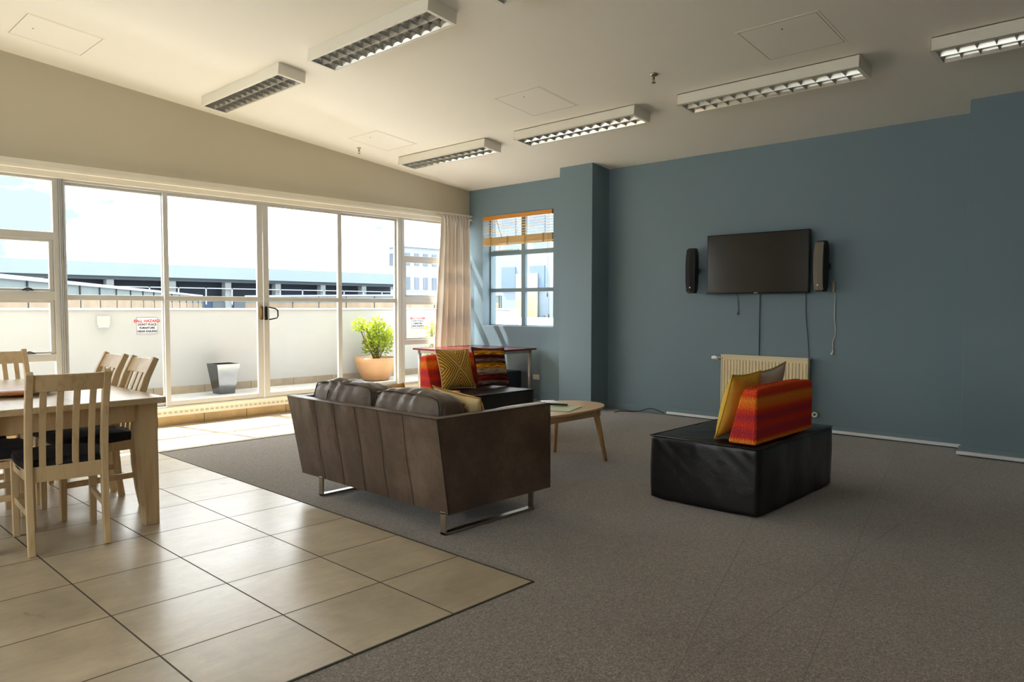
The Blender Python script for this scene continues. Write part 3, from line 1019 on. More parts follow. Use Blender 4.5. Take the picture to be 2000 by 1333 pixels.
c1 = cab([(X_, 2.675, 1.50), (X_, 2.665, 1.40), (X_, 2.668, 1.2), (X_, 2.655, 1.02), (X_, 2.68, .92), (X_, 2.672, .84)], .0045, 'white_cable', 'hanging_cable', 'white lead hanging loose right of the television')
b = MB(); b.tube([(X_, 2.672, .845), (X_-.004, 2.676, .825), (X_-.006, 2.682, .80)], [.006, .012, .014], 10); b.build('plug', 'white_cable', c1, smooth=True)
b = MB(); b.box(XW-.03, XW, 2.665, 2.688, 1.43, 1.54); tag(b.build('cable_clip', plain('beige_plastic', srgb(150, 140, 118), .5), bevel=.003), 'beige wall clip at top of the loose white lead', 'cable clip')
cab([(7.28, 5.12, .006), (7.42, 5.13, .006), (7.47, 4.99, .008), (7.50, 4.90, .02), (7.53, 4.80, .055), (7.55, 4.72, .05), (7.545, 4.60, .02)], .005, 'black', 'floor_cable', 'black cable lying on the carpet by the blue skirting')

# white cable trunking at the foot of the blue wall
b = MB(); b.box(XW-.04, XW-.012, 1.472, 4.57, .012, .040)
tag(b.build('cable_trunking', 'trunk_white', bevel=.003), 'long white cable trunking at the foot of the television wall', 'cable trunking', 'white cable trunking')
b = MB(); b.box(7.195, 7.225, Y0+.1, 1.49, .012, .040)
tag(b.build('cable_trunking', 'trunk_white', bevel=.003), 'white cable trunking at the foot of the projecting wall at right', 'cable trunking', 'white cable trunking')
# wall socket
t = thing('wall_socket', 'white wall socket on the blue wall below the red desk', 'socket', (XW, 6.65, .31))
b = MB(); b.box(-.012, 0, -.058, .058, -.036, .036); b.build('plate', 'white', t, bevel=.004)
b = MB(); b.box(-.02, -.011, -.045, -.01, .0, .022); b.box(-.016, -.011, .01, .045, -.022, .022); b.build('switch', 'pelmet', t, bevel=.002)

# ------------------------------------------------------------------ radiator
rd = thing('radiator', 'cream panel radiator below the television', 'radiator', (7.485, 3.37, .155))
b = MB()
b.box(.02, .07, -.475, .475, .01, .59)
n = 26
ridge = []
for i in range(n):
    y = -.45+i*.9/(n-1)
    b.hexa([(.005, y-.009, .06), (.02, y-.017, .045), (.02, y+.017, .045), (.005, y+.009, .06)],
           [(.005, y-.009, .54), (.02, y-.017, .555), (.02, y+.017, .555), (.005, y+.009, .54)])
b.box(.006, .02, -.475, .475, .572, .59); b.box(.006, .02, -.475, .475, .01, .03)
b.box(.006, .02, -.48, -.468, .01, .59); b.box(.006, .02, .468, .48, .01, .59)
b.build('panel', plain('radiator_enamel', srgb(244, 228, 190), .4, var=.01), rd, bevel=.003)
b = MB(); b.box(.0, .08, -.482, .482, .59, .604); b.build('top_grille', plain('radiator_top', srgb(238, 224, 196), .4), rd, bevel=.003)
b = MB(); b.tube([(.045, .475, .56), (.045, .535, .56)], .012, 12); b.tube([(.045, .52, .56), (.085, .52, .56)], .008, 10)
b.build('valve', 'chrome', rd, smooth=True)
b = MB(); b.tube([(.045, .53, .56), (.045, .545, .56), (.045, .59, .56), (.045, .61, .56)], [.016, .02, .021, .014], 14)
plabel(b.build('thermostat', 'trunk_white', rd, smooth=True), 'white thermostat head')
b = MB(); b.tube([(.04, -.475, .03), (.04, -.53, .03)], .009, 10)
rr = [(.04+.0, -.545+.022*math.cos(q*math.pi/8), .028+.022*math.sin(q*math.pi/8)) for q in range(17)]
b.tube(rr, .008, 8); b.build('return_pipe', 'pelmet', rd, smooth=True)
for yq in (-.3, .27):
    b = MB(); b.box(.06, .096, yq, yq+.03, .1, .5); b.build('wall_bracket', 'white', rd)

# ------------------------------------------------------------------ soft goods
def pillow_mesh(w, h, th, seed=0, pinch=.07, n=22, wr=.006):
    """cushion standing in the XZ plane, base at z=0, thickness along Y"""
    bb = MB()
    grid = {}
    vs = []
    for side in (0, 1):
        for j in range(n+1):
            for i in range(n+1):
                u = -1+2*i/n; v = -1+2*j/n
                if side and (i in (0, n) or j in (0, n)):
                    grid[(1, i, j)] = grid[(0, i, j)]; continue
                x = u*w/2*(1-pinch*(1-v*v)*abs(u)); z = v*h/2*(1-pinch*(1-u*u)*abs(v))
                prof = max(0, (1-abs(u)**2.6)*(1-abs(v)**2.6))**.55
                y = th/2*prof*(1 if side else -1)
                nv = noise.noise(Vector((x*9+seed, z*9, seed*1.7)))*wr+noise.noise(Vector((x*22+seed, z*22, side*5+seed)))*wr*.5
                y += nv*(1 if side else -1)*(.3+prof)
                grid[(side, i, j)] = len(vs); vs.append((x, y, z+h/2))
    fs = []
    for side in (0, 1):
        for j in range(n):
            for i in range(n):
                q = (grid[(side, i, j)], grid[(side, i+1, j)], grid[(side, i+1, j+1)], grid[(side, i, j+1)])
                fs.append(q if not side else q[::-1])
    bb.add(vs, fs)
    edge = [vs[grid[(0, i, 0)]] for i in range(n+1)]+[vs[grid[(0, n, j)]] for j in range(1, n+1)]+[vs[grid[(0, i, n)]] for i in range(n-1, -1, -1)]+[vs[grid[(0, 0, j)]] for j in range(n-1, -1, -1)]
    return bb, edge
def pillow(name, label, mat, w, h, th, loc, rot, edge_mat=None, er=.004, seed=0, back=None, group=None, **kw):
    t = thing(name, label, 'cushion', loc, rot, group)
    bb, edge = pillow_mesh(w, h, th, seed, **kw)
    o = bb.build('cover', mat, t, smooth=True)
    if edge_mat:
        e2 = MB(); e2.tube(edge, er, 6); e2.build('piping', edge_mat, t, smooth=True)
    return t

def rounded_box_mesh(sx, sy, sz, r, n=14, seed=0, wr=.0, puff=0.0, fr=6.0):
    """puffed block centred on origin"""
    bm = bmesh.new()
    bmesh.ops.create_cube(bm, size=2.0)
    bmesh.ops.subdivide_edges(bm, edges=bm.edges[:], cuts=n, use_grid_fill=True)
    vs = []; 
    h = Vector((sx/2, sy/2, sz/2))
    for v in bm.verts:
        p = Vector((v.co.x*h.x, v.co.y*h.y, v.co.z*h.z))
        q = Vector((max(-h.x+r, min(h.x-r, p.x)), max(-h.y+r, min(h.y-r, p.y)), max(-h.z+r, min(h.z-r, p.z))))
        d = p-q
        if d.length > 1e-6:
            nrm = d.normalized(); p2 = q+nrm*r
        else:
            nrm = Vector((0, 0, 0)); p2 = p
        u = v.co
        face = [abs(c) > .999 for c in u]
        nn = Vector([(1 if c > 0 else -1) if f else 0 for c, f in zip(u, face)])
        if nn.length:
            nn.normalize()
        pu = (1-u.x**2 if not face[0] else 1)*(1-u.y**2 if not face[1] else 1)*(1-u.z**2 if not face[2] else 1)
        w1 = noise.noise(Vector((p.x*fr+seed, p.y*fr, p.z*fr*.6)))*wr+noise.noise(Vector((p.x*fr*2.7, p.y*fr*2.7+seed, p.z*fr)))*wr*.5
        v.co = p2+nn*(puff*pu+w1)
    bb = MB()
    bm.verts.index_update()
    bb.add([v.co.copy() for v in bm.verts], [[q.index for q in f.verts] for f in bm.faces])
    bm.free()
    return bb

# ------------------------------------------------------------------ black ottomans
def ottoman(x0, x1, y0, y1, label, seed, h=.425):
    t = thing('ottoman', label, 'ottoman', ((x0+x1)/2, (y0+y1)/2, 0), 0, 'black leather block ottomans')
    bb = rounded_box_mesh(x1-x0, y1-y0, h, .026, 26, seed, .007, .004, 5.0)
    # extra drag wrinkles at top edge and bottom corner of the side faces
    nv = []
    for (x, y, z) in bb.v:
        k = 0
        if z < h/2-.02:
            k = .0028*math.sin((x*1.3-y+z*1.2)*48+seed)*max(0, noise.noise(Vector((x*3.1+seed, y*3.1, z*3.2)))+.12)*(1.2-.6*math.sin(math.pi*(z+h/2)/h))
        cx, cy_ = (1 if x > 0 else -1), (1 if y > 0 else -1)
        if abs(x) > (x1-x0)/2-.02:
            x += cx*k
        elif abs(y) > (y1-y0)/2-.02:
            y += cy_*k
        nv.append((x, y, z+h/2+.001))
    bb.v = nv
    bb.build('cover', 'black_leather', t, smooth=True)
    W, D = (x1-x0)/2-.004, (y1-y0)/2-.004
    e2 = MB(); e2.tube([(-W, -D, h-.004), (W, -D, h-.004), (W, D, h-.004), (-W, D, h-.004), (-W, -D, h-.004)], .005, 6)
    e2.build('seam', 'black', t, smooth=True)
    return t
ottoman(4.178, 5.40, 1.893, 2.655, 'black leather ottoman with ochre pillow in front of the television', 1.0)
ottoman(4.47, 5.69, 5.02, 5.78, 'black leather ottoman behind the sofa, in front of the red desk', 5.0)

def wedge(x0, x1, ybase, depth, dirn, z, label, h=.355, top=.09):
    """orange wedge backrest; vertical face at y=ybase, slopes towards +dirn"""
    t = thing('backrest_cushion', label, 'cushion', ((x0+x1)/2, ybase, z), 0, 'orange wedge backrests')
    W = (x1-x0)/2
    bb = MB()
    rings = []
    nz_ = 12
    for k in range(nz_+1):
        a = k/nz_
        d_ = depth+(top-depth)*a
        w2 = W-.012*max(0, a-.88)/.12
        zz = h*a
        ring = []
        ny, nx = 4, 18
        for i in range(nx):
            ring.append((-w2+2*w2*i/nx, 0, zz))
        for i in range(ny):
            ring.append((w2, dirn*d_*i/ny, zz))
        for i in range(nx):
            ring.append((w2-2*w2*i/nx, dirn*d_, zz))
        for i in range(ny):
            ring.append((-w2, dirn*(d_-d_*i/ny), zz))
        rings.append([(x, y+dirn*0, z_+(-.02*(abs(x)/W)**6*(1 if a > .9 else 0))) for x, y, z_ in ring])
    bb.loft(rings)
    o = bb.build('cover', 'orange', t, bevel=.016, seg=4, angle=50)
    return t
wedge(4.215, 5.10, 1.93, .185, 1, .435, 'orange and red woven wedge backrest on the ottoman facing the television')
wedge(4.77, 5.64, 5.765, .185, -1, .435, 'orange wedge backrest behind the two patterned cushions')

# cushions on near ottoman, leaning on the wedge's sloping face
lean = -.30
pillow('pillow', 'plain ochre yellow cushion leaning on the orange backrest', 'yellow', .44, .43, .13, (4.50, 2.24, .437), (.26, 0, .03), 'yellow', .004, 3)
pillow('pillow', 'pale grey cushion behind the orange backrest, mostly hidden', 'grey_pillow', .42, .44, .11, (4.965, 2.25, .444), (.26, -.12, -.03), 'ochre', .004, 9)
# cushions on far ottoman
pillow('pillow', 'square ochre cushion with nested chevron lines on the far ottoman', 'chevron', .46, .42, .13, (5.03, 5.45, .443), (-.30, .03, .02), 'cream_pillow', .006, 4)
pillow('pillow', 'maroon, mustard and grey striped cushion on the far ottoman', 'stripes', .46, .42, .12, (5.51, 5.43, .438), (-.30, .05, -.06), 'red_cloth_inner', .008, 6)

# ------------------------------------------------------------------ sofa
sf = thing('sofa', 'brown leather two seat sofa with steel sled legs seen from behind', 'sofa', (3.1, 3.78, 0))
def SP(x, y, z):
    return (x-3.1, y-3.78, z)
zb, zt2 = .12, .662
# outer shell: back leaning outwards
def shell_part(name, outer_b, outer_t, seed, seams=None):
    pass
b = MB()
ny, nzz = 64, 16
seam_y = [3.307, 3.54, 3.77, 4.006, 4.234]
def back_x(z, y, off):
    a = (z-zb)/(zt2-zb)
    return 2.685-.085*a+off
rows = []
for k in range(nzz+1):
    a = k/nzz; z = zb+(zt2-zb)*a
    y0_ = 3.0; y1_ = 4.52+.045*a
    row = []
    for i in range(ny+1):
        y = y0_+(y1_-y0_)*i/ny
        sx_ = 0
        ys = y-.03*a*0
        dmin = min(abs(ys-q) for q in seam_y)
        sx_ = .007*math.exp(-(dmin/.012)**2)
        sx_ += .004*noise.noise(Vector((y*9, z*5, 2)))+.003*noise.noise(Vector((y*26, z*7, 1)))*(.3+a)
        row.append(SP(back_x(z, y, sx_), y, z))
    rows.append(row)
inner = [[SP(back_x(zb+(zt2-zb)*k/nzz, 0, .085), 3.0+(1.52+.045*k/nzz)*i/ny, zb+(zt2-zb)*k/nzz) for i in range(ny+1)] for k in range(nzz+1)]
def gridmesh(bb, rows, flip=False):
    n_ = len(rows[0])
    vs = [p for r_ in rows for p in r_]
    bb.add(vs, [(j*n_+i, j*n_+i+1, (j+1)*n_+i+1, (j+1)*n_+i) for j in range(len(rows)-1) for i in range(n_-1)])
gridmesh(b, rows); gridmesh(b, inner)
gridmesh(b, [rows[-1], [((p[0]+q[0])/2, (p[1]+q[1])/2, p[2]+.006) for p, q in zip(rows[-1], inner[-1])], inner[-1]])
gridmesh(b, [rows[0], inner[0]])
gridmesh(b, [[r_[0] for r_ in rows], [r_[0] for r_ in inner]]); gridmesh(b, [[r_[-1] for r_ in rows], [r_[-1] for r_ in inner]])
b.build('backrest', 'brown_leather', sf, smooth=True)
for q in seam_y:
    bb = MB()
    bb.tube([SP(back_x(zb+(zt2-zb)*k/14, 0, -.0025+.004*noise.noise(Vector((q*9, (zb+(zt2-zb)*k/14)*5, 2)))), q+.006*math.sin(k*.5+q*7), zb+(zt2-zb)*k/14) for k in range(15)], .0019, 6)
    bb.build('seam', 'seam', sf, smooth=True)
def arm(ys, yo, name='armrest'):
    """ys outer side sign"""
    bb = MB()
    th = .085
    def pt(xf, z, o):
        a = (z-zb)/(zt2-zb)
        yy = (3.0 if ys < 0 else 4.52+.045*a)
        yin = yy+(th if ys < 0 else -th)
        xs = back_x(z, 0, .0)+.004; xe = 3.55
        return SP(xs+(xe-xs)*xf, yy if o else yin, z)
    A = []; Bq = []
    for k in range(13):
        z = zb+(zt2-zb)*k/12
        ra = []; rb = []
        for i in range(25):
            p = pt(i/24, z, True); q = pt(i/24, z, False)
            w_ = .003*noise.noise(Vector((p[0]*8, z*8, ys)))
            ra.append((p[0], p[1]+w_, p[2])); rb.append(q)
        A.append(ra); Bq.append(rb)
    gridmesh(bb, A); gridmesh(bb, Bq)
    gridmesh(bb, [A[-1], [((p[0]+q[0])/2, (p[1]+q[1])/2, p[2]+.006) for p, q in zip(A[-1], Bq[-1])], Bq[-1]])
    gridmesh(bb, [A[0], Bq[0]])
    gridmesh(bb, [[r_[-1] for r_ in A], [(( r_[-1][0]+s_[-1][0])/2+.008, (r_[-1][1]+s_[-1][1])/2, r_[-1][2]) for r_, s_ in zip(A, Bq)], [r_[-1] for r_ in Bq]])
    return bb.build(name, 'brown_leather', sf, smooth=True)
arm(-1, 0); arm(1, 0)
b = MB(); b.box(*[v for p in ((2.74-3.1, 3.53-3.1), (3.07-3.78, 4.46-3.78), (zb+.004, .30)) for v in p])
b.build('base', 'brown_leather', sf, bevel=.01)
# piping along rims and corners
def rimline(pts, nm='piping', r=.003):
    bb = MB(); bb.tube([SP(*p) for p in pts], r, 6); return bb.build(nm, 'piping', sf, smooth=True)
rimline([(2.598, 2.998, zt2), (2.598, 3.8, zt2+.001), (2.598, 4.565, zt2)])
rimline([(2.60, 2.998, zt2+.002), (3.55, 2.998, zt2+.002), (3.552, 2.998, .5), (3.552, 2.998, zb)])
rimline([(2.598, 2.998, zt2), (2.640, 2.998, .4), (2.683, 2.998, zb)])
rimline([(2.598, 4.565, zt2), (3.55, 4.565, zt2)])
for k, y in enumerate((3.40, 4.14)):
    pass
for (ya_, yb_, sd) in ((3.09, 3.785, 1), (3.79, 4.475, 2)):
    bb = rounded_box_mesh(.66, yb_-ya_, .17, .04, 12, sd*3, .006, .015, 7)
    o = bb.build('seat_cushion', 'brown_leather', sf, smooth=True, loc=SP(3.19, (ya_+yb_)/2, .37))
# back cushions: fat, wrinkled, rising above the back
def backcush(yc, wy, seed, zc, tilt_, zrot, hh=.44):
    bb = rounded_box_mesh(.21, wy, hh, .06, 20, seed, .013, .022, 8)
    nv = []
    for (x, y, z) in bb.v:
        k = .006*math.sin(y*58+seed+z*9)*max(0, noise.noise(Vector((y*4+seed, z*3, 3))))*2
        if z > hh*.2:
            z += -.036*(abs(y)/(wy/2))**5*(1 if seed > 20 else .9)+k
        x += k*(1 if x > 0 else -1)
        nv.append((x, y, z))
    bb.v = nv
    o = bb.build('back_cushion', 'brown_leather', sf, smooth=True, loc=SP(2.83, yc, zc), rot=(0, tilt_, zrot))
    e2 = MB()
    T = hh/2
    def zz(y): return T-.012-.036*(abs(y)/(wy/2))**5*(1 if seed > 20 else .9)
    W2 = wy/2-.01
    pts = [(-.098, -W2, -T*.6), (-.10, -W2, T*.4), (-.098, -W2*.95, zz(W2*.95)-.02)]+[(-.098+.003*math.sin(i), -W2*.9+1.8*W2*i/12, zz(-W2*.9+1.8*W2*i/12)+.004) for i in range(13)]+[(-.098, W2*.95, zz(W2*.95)-.02), (-.10, W2, T*.4), (-.098, W2, -T*.6)]
    e2.tube(pts, .0045, 6); e2.build('piping', 'piping', o, smooth=True)
    if seed < 20:
        e3 = MB(); e3.tube([(-.112, .13, -T*.3), (-.128, .13, 0), (-.122, .13, T*.6), (-.10, .13, T-.02), (-.02, .125, T+.01), (.05, .12, T)], .004, 6); e3.build('piping', 'piping', o, smooth=True)
    return o
backcush(4.13, .66, 11.0, .550, .14, 0.03, .43)
backcush(3.45, .66, 31.0, .543, .10, -.02, .43)
# legs: steel sleds
for y in (3.045, 4.285):
    b = MB()
    w = .042; x0_, x1_ = 2.68, 3.43
    b.box(x0_-3.1, x0_-3.1+.014, y-w/2-3.78+.0, y+w/2-3.78, 0.0, zb+.01)
    b.box(x1_-3.1-.014, x1_-3.1, y-w/2-3.78, y+w/2-3.78, 0.0, zb+.01)
    b.box(x0_-3.1, x1_-3.1, y-w/2-3.78, y+w/2-3.78, 0.0, .014)
    b.box(x0_-3.1, x1_-3.1, y-w/2-3.78, y+w/2-3.78, zb-.004, zb+.006)
    b.build('leg', 'chrome', sf, bevel=.002)
pillow('pillow', 'cream cotton cushion with ochre edging at the near end of the sofa', 'cream_pillow', .43, .33, .15, (3.13, 3.31, .460), (-.42, -.10, PI/2), 'ochre', .005, 2, wr=.012)
pillow('pillow', 'cushion with small multicoloured print just above the sofa back', 'patterned', .40, .28, .11, (3.27, 3.66, .462), (-.25, .02, PI/2), None, .004, 5, wr=.01)
pillow('pillow', 'brown tipped cushion corner showing between the two sofa back cushions', 'ochre', .36, .30, .10, (3.16, 4.02, .462), (-.30, .12, PI/2), None, .004, 8, wr=.01)

# ------------------------------------------------------------------ coffee table
cf = thing('coffee_table', 'pale oval wooden coffee table with splayed round legs', 'coffee table', (4.50, 3.83, 0))
def oval(a, c, z, n=64, ex=2.3):
    out = []
    for k in range(n):
        t = 2*math.pi*k/n
        cs, sn = math.cos(t), math.sin(t)
        out.append((a*math.copysign(abs(cs)**(2/ex), cs), c*math.copysign(abs(sn)**(2/ex), sn), z))
    return out
b = MB(); b.loft([oval(.585, .315, .434), oval(.597, .327, .440), oval(.60, .33, .449), oval(.598, .328, .456)])
b.build('tabletop', 'birch', cf, bevel=.002)
b = MB()
b.box(-.40, .40, -.235, -.215, .375, .435); b.box(-.40, .40, .215, .235, .375, .435)
b.box(-.41, -.39, -.235, .235, .375, .435); b.box(.39, .41, -.235, .235, .375, .435)
b.build('apron', 'birch', cf, bevel=.003)
for sx in (-1, 1):
    for sy in (-1, 1):
        b = MB(); b.tube([(sx*.37, sy*.21, .432), (sx*.375, sy*.217, .38), (sx*.43, sy*.275, .0)], [.026, .026, .0145], 16)
        b.build('leg', 'birch_leg', cf, smooth=True)
# things on it
b = MB()
b.box(-.17, .17, -.11, .11, 0, .004)
o = b.build('magazine', 'paper_green', bevel=.001, loc=(4.565, 3.72, .4575), rot=(0, 0, .35))
tag(o, 'pale green booklet lying under the remote on the coffee table', 'booklet')
rm = thing('remote_control', 'black remote control lying on the coffee table', 'remote control', (4.62, 3.84, .468), -1.02)
b = MB(); b.loft([[(x, y*.9, z) for x, y, z in ((-.10, -.024, 0), (.10, -.02, 0), (.10, .02, 0), (-.10, .024, 0))], [(-.10, -.022, .016), (.10, -.019, .013), (.10, .019, .013), (-.10, .022, .016)]])
b.build('body', 'black', rm, bevel=.003)
b = MB()
for i in range(7):
    for j in range(3):
        b.box(-.08+i*.022, -.070+i*.022, -.012+j*.009, -.006+j*.009, .0145, .0165)
b.build('buttons', 'grey_cable', rm)
b = MB(); b.box(-.09, .09, -.06, .06, 0, .012)
tag(b.build('folded_paper', 'trunk_white', bevel=.003, loc=(4.76, 4.03, .4575), rot=(0, 0, .9)), 'small white folded papers behind the remote on the coffee table', 'paper')

# ------------------------------------------------------------------ dining table and chairs
dt = thing('dining_table', 'pale wooden dining table with thick tapered legs', 'dining table', (1.245, 5.30, 0))
b = MB(); b.box(-.475, .475, -.915, .915, .715, .75)
b.build('tabletop', 'table_wood', dt, bevel=.005)
b = MB()
A_, B2 = .43, .87
b.box(-A_, A_, -B2+.03, -B2+.055, .61, .716); b.box(-A_, A_, B2-.055, B2-.03, .61, .716)
b.box(-A_+.03, -A_+.055, -B2+.05, B2-.05, .61, .716); b.box(A_-.055, A_-.03, -B2+.05, B2-.05, .61, .716)
b.build('apron', 'pale_wood', dt, bevel=.003)
for sx in (-1, 1):
    for sy in (-1, 1):
        ox, oy = sx*.44, sy*.875
        b = MB()
        def sq(w_, z, sx=sx, sy=sy, ox=ox, oy=oy):
            x1, y1 = ox-sx*w_, oy-sy*w_
            xa, xb_ = sorted((ox, x1)); ya_, yb_ = sorted((oy, y1))
            return [(xa, ya_, z), (xb_, ya_, z), (xb_, yb_, z), (xa, yb_, z)]
        b.loft([sq(.078, 0), sq(.105, .60), sq(.105, .716)])
        b.build('leg', 'pale_wood', dt, bevel=.004)
ls = thing('lazy_susan', 'round orange wooden turntable on the dining table', 'lazy susan', (1.14, 5.13, .751))
b = MB(); b.lathe([(.09, 0), (.09, .012)], n=32); b.build('base', 'orange_wood', ls)
b = MB(); b.lathe([(.205, .012), (.215, .018), (.215, .028), (.210, .032)], n=64); b.build('disc', 'orange_wood', ls, bevel=.001)

def make_chair():
    t = thing('dining_chair', '', 'chair', (0, 0, 0))
    post = [(-.235, 0), (-.215, .12), (-.200, .28), (-.195, .42), (-.205, .55), (-.235, .70), (-.275, .82), (-.335, .945)]
    def py(z):
        for (a, za), (c, zc_) in zip(post, post[1:]):
            if za <= z <= zc_:
                return a+(c-a)*(z-za)/(zc_-za)
        return post[-1][0]
    for sx in (-1, 1):
        b = MB()
        b.sweep([(sx*.172, y, z) for y, z in post], .034, [.036, .042, .05, .055, .05, .045, .042, .036])
        b.build('leg', 'pale_wood', t, bevel=.004)
    for sx in (-1, 1):
        b = MB()
        x = sx*.188
        b.loft([[(x-.016, .205, 0), (x+.016, .205, 0), (x+.016, .237, 0), (x-.016, .237, 0)], [(x-.02, .197, .43), (x+.02, .197, .43), (x+.02, .237, .43), (x-.02, .237, .43)]])
        b.build('leg', 'pale_wood', t, bevel=.004)
    # top rail, curved
    b = MB()
    rings = []
    for k in range(9):
        u = -1+k/4
        x = u*.157; c = -.018*(1-u*u); s_ = .008*(1-u*u)
        rings.append([(x, py(.845)+c-.011, .845), (x, py(.845)+c+.011, .845), (x, py(.935)+c+.011, .935+s_*0-.01*(1-u*u)*0), (x, py(.935)+c-.011, .935)])
    b.loft(rings); b.build('top_rail', 'pale_wood', t, bevel=.004)
    b = MB()
    b.box(-.156, .156, -.212, -.188, .372, .452); b.build('back_rail', 'pale_wood', t, bevel=.003)
    for k in range(4):
        x = -.111+k*.074
        b = MB()
        zs = [.45, .55, .65, .75, .85]
        b.sweep([(x, py(z)-.002-.012*(1-(x/.16)**2)*(z-.45)/.4, z) for z in zs], .031, .011)
        b.build('slat', 'pale_wood', t, bevel=.002)
    b = MB()
    b.box(-.19, .19, .205, .227, .375, .435)
    for sx in (-1, 1):
        b.hexa([(sx*.172-.011, -.19, .375), (sx*.172+.011, -.19, .375), (sx*.188+.011, .21, .375), (sx*.188-.011, .21, .375)],
               [(sx*.172-.011, -.19, .435), (sx*.172+.011, -.19, .435), (sx*.188+.011, .21, .435), (sx*.188-.011, .21, .435)])
    b.build('seat_frame', 'pale_wood', t, bevel=.003)
    for sx in (-1, 1):
        b = MB()
        b.hexa([(sx*.172-.009, -.20, .19), (sx*.172+.009, -.20, .19), (sx*.187+.009, .215, .19), (sx*.187-.009, .215, .19)],
               [(sx*.172-.009, -.20, .225), (sx*.172+.009, -.20, .225), (sx*.187+.009, .215, .225), (sx*.187-.009, .215, .225)])
        b.build('stretcher', 'pale_wood', t, bevel=.003)
    bb = rounded_box_mesh(.375, .40, .065, .022, 12, 1, .001, .018, 5)
    bb.v = [(x*(1+.06*(y/.2)), y, z) for x, y, z in bb.v]
    bb.build('seat', 'seat_black', t, smooth=True, loc=(0, .012, .452))
    return t
ch = make_chair()
PI = math.pi
G = 'wooden dining chairs with black seats'
ch.location = (1.200, 4.50, 0); ch.rotation_euler = (0, 0, -.115)
ch['label'] = 'wooden dining chair nearest the camera, its slatted back turned towards us'; ch['group'] = G
copy_thing(ch, 'wooden dining chair on the table side nearest the sofa, closer to us', (1.525, 5.075, 0), PI/2+.02, G)
copy_thing(ch, 'wooden dining chair on the table side nearest the sofa, closer to the windows', (1.525, 5.595, 0), PI/2+.03, G)
copy_thing(ch, 'wooden dining chair at the far end of the table by the windows', (1.345, 6.22, 0), PI+.0, G)
copy_thing(ch, 'wooden dining chair at the left edge, only its black seat and legs visible', (.93, 5.0, 0), -PI/2-.12, G)
copy_thing(ch, 'second wooden dining chair along the far left side of the table', (.93, 5.62, 0), -PI/2, G)

# ------------------------------------------------------------------ red desk in the corner
dk = thing('desk', 'dark red desk with round metal legs in the corner under the curtain', 'desk', (6.91, 7.18, 0))
b = MB(); b.box(-.594, .594, -.60, .60, .695, .72)
b.build('desktop', 'red_desk', dk, bevel=.004)
b = MB(); b.box(-.52, .52, -.54, -.515, .655, .696); b.box(-.52, .52, .515, .54, .655, .696); b.box(-.54, -.515, -.52, .52, .655, .696); b.box(.515, .54, -.52, .52, .655, .696)
b.build('frame', 'desk_leg', dk)
for sx, sy in ((-.53, -.53), (.53, -.53), (.53, .53), (-.53, .53)):
    b = MB(); b.tube([(sx, sy, 0), (sx, sy, .696)], .024, 18); b.build('leg', 'desk_leg', dk, smooth=True)
b = MB(); b.box(-.16, .16, -.13, .13, 0, .40)  # plain dark block filling an unidentified dark area
t = tag(b.build('dark_block', 'dark_box', bevel=.012, loc=(7.28, 6.93, .0005)), 'dark blue block for an unidentified dark area under the red desk', 'box')

# ------------------------------------------------------------------ balcony
b = MB(); b.box(-6, 8.9, 8.11, 9.56, -.25, .15)
struct(b.build('floor_balcony', 'deck'), 'pale tiled balcony floor')
b = MB(); b.box(-6, 8.9, 9.55, 9.75, -.25, 1.235); b.box(8.7, 8.9, 8.2, 9.75, -.25, 1.235)
struct(b.build('wall_balcony', 'parapet'), 'white rendered balcony parapet')
b = MB(); b.box(-6, 8.92, 9.535, 9.77, 1.235, 1.256); b.box(8.68, 8.92, 8.2, 9.77, 1.235, 1.256)
struct(b.build('trim_6', 'parapet_cap', bevel=.004), 'white capping on the parapet')
b = MB(); b.box(-6, 8.7, 9.535, 9.551, .15, .25)
struct(b.build('baseboard_balcony', 'skirt'), 'tan tile skirting along the parapet')
# corrugated eave just outside the head of the glazing
b = MB()
nn = 560
xs = [-4+i*(11.7/nn) for i in range(nn+1)]
top = [(x, 8.27, 2.548+.009*math.sin(x*2*PI/.076)) for x in xs]; topb = [(x, 8.0, 2.60+.009*math.sin(x*2*PI/.076)) for x in xs]
vs = top+topb
b.add(vs, [(i, i+1, nn+2+i, nn+1+i) for i in range(nn)])
o = b.build('roof_eave', plain('eave_metal', srgb(96, 110, 116), .6), smooth=True)
so = o.modifiers.new('solid', 'SOLIDIFY'); so.thickness = .004
struct(o, 'corrugated metal eave above the balcony doors')
b = MB(); b.box(-4, 7.8, 8.2, 8.22, 2.5, 2.56)
struct(b.build('roof_fascia', plain('eave_fascia', srgb(110, 108, 104), .6)), 'timber below the eave')

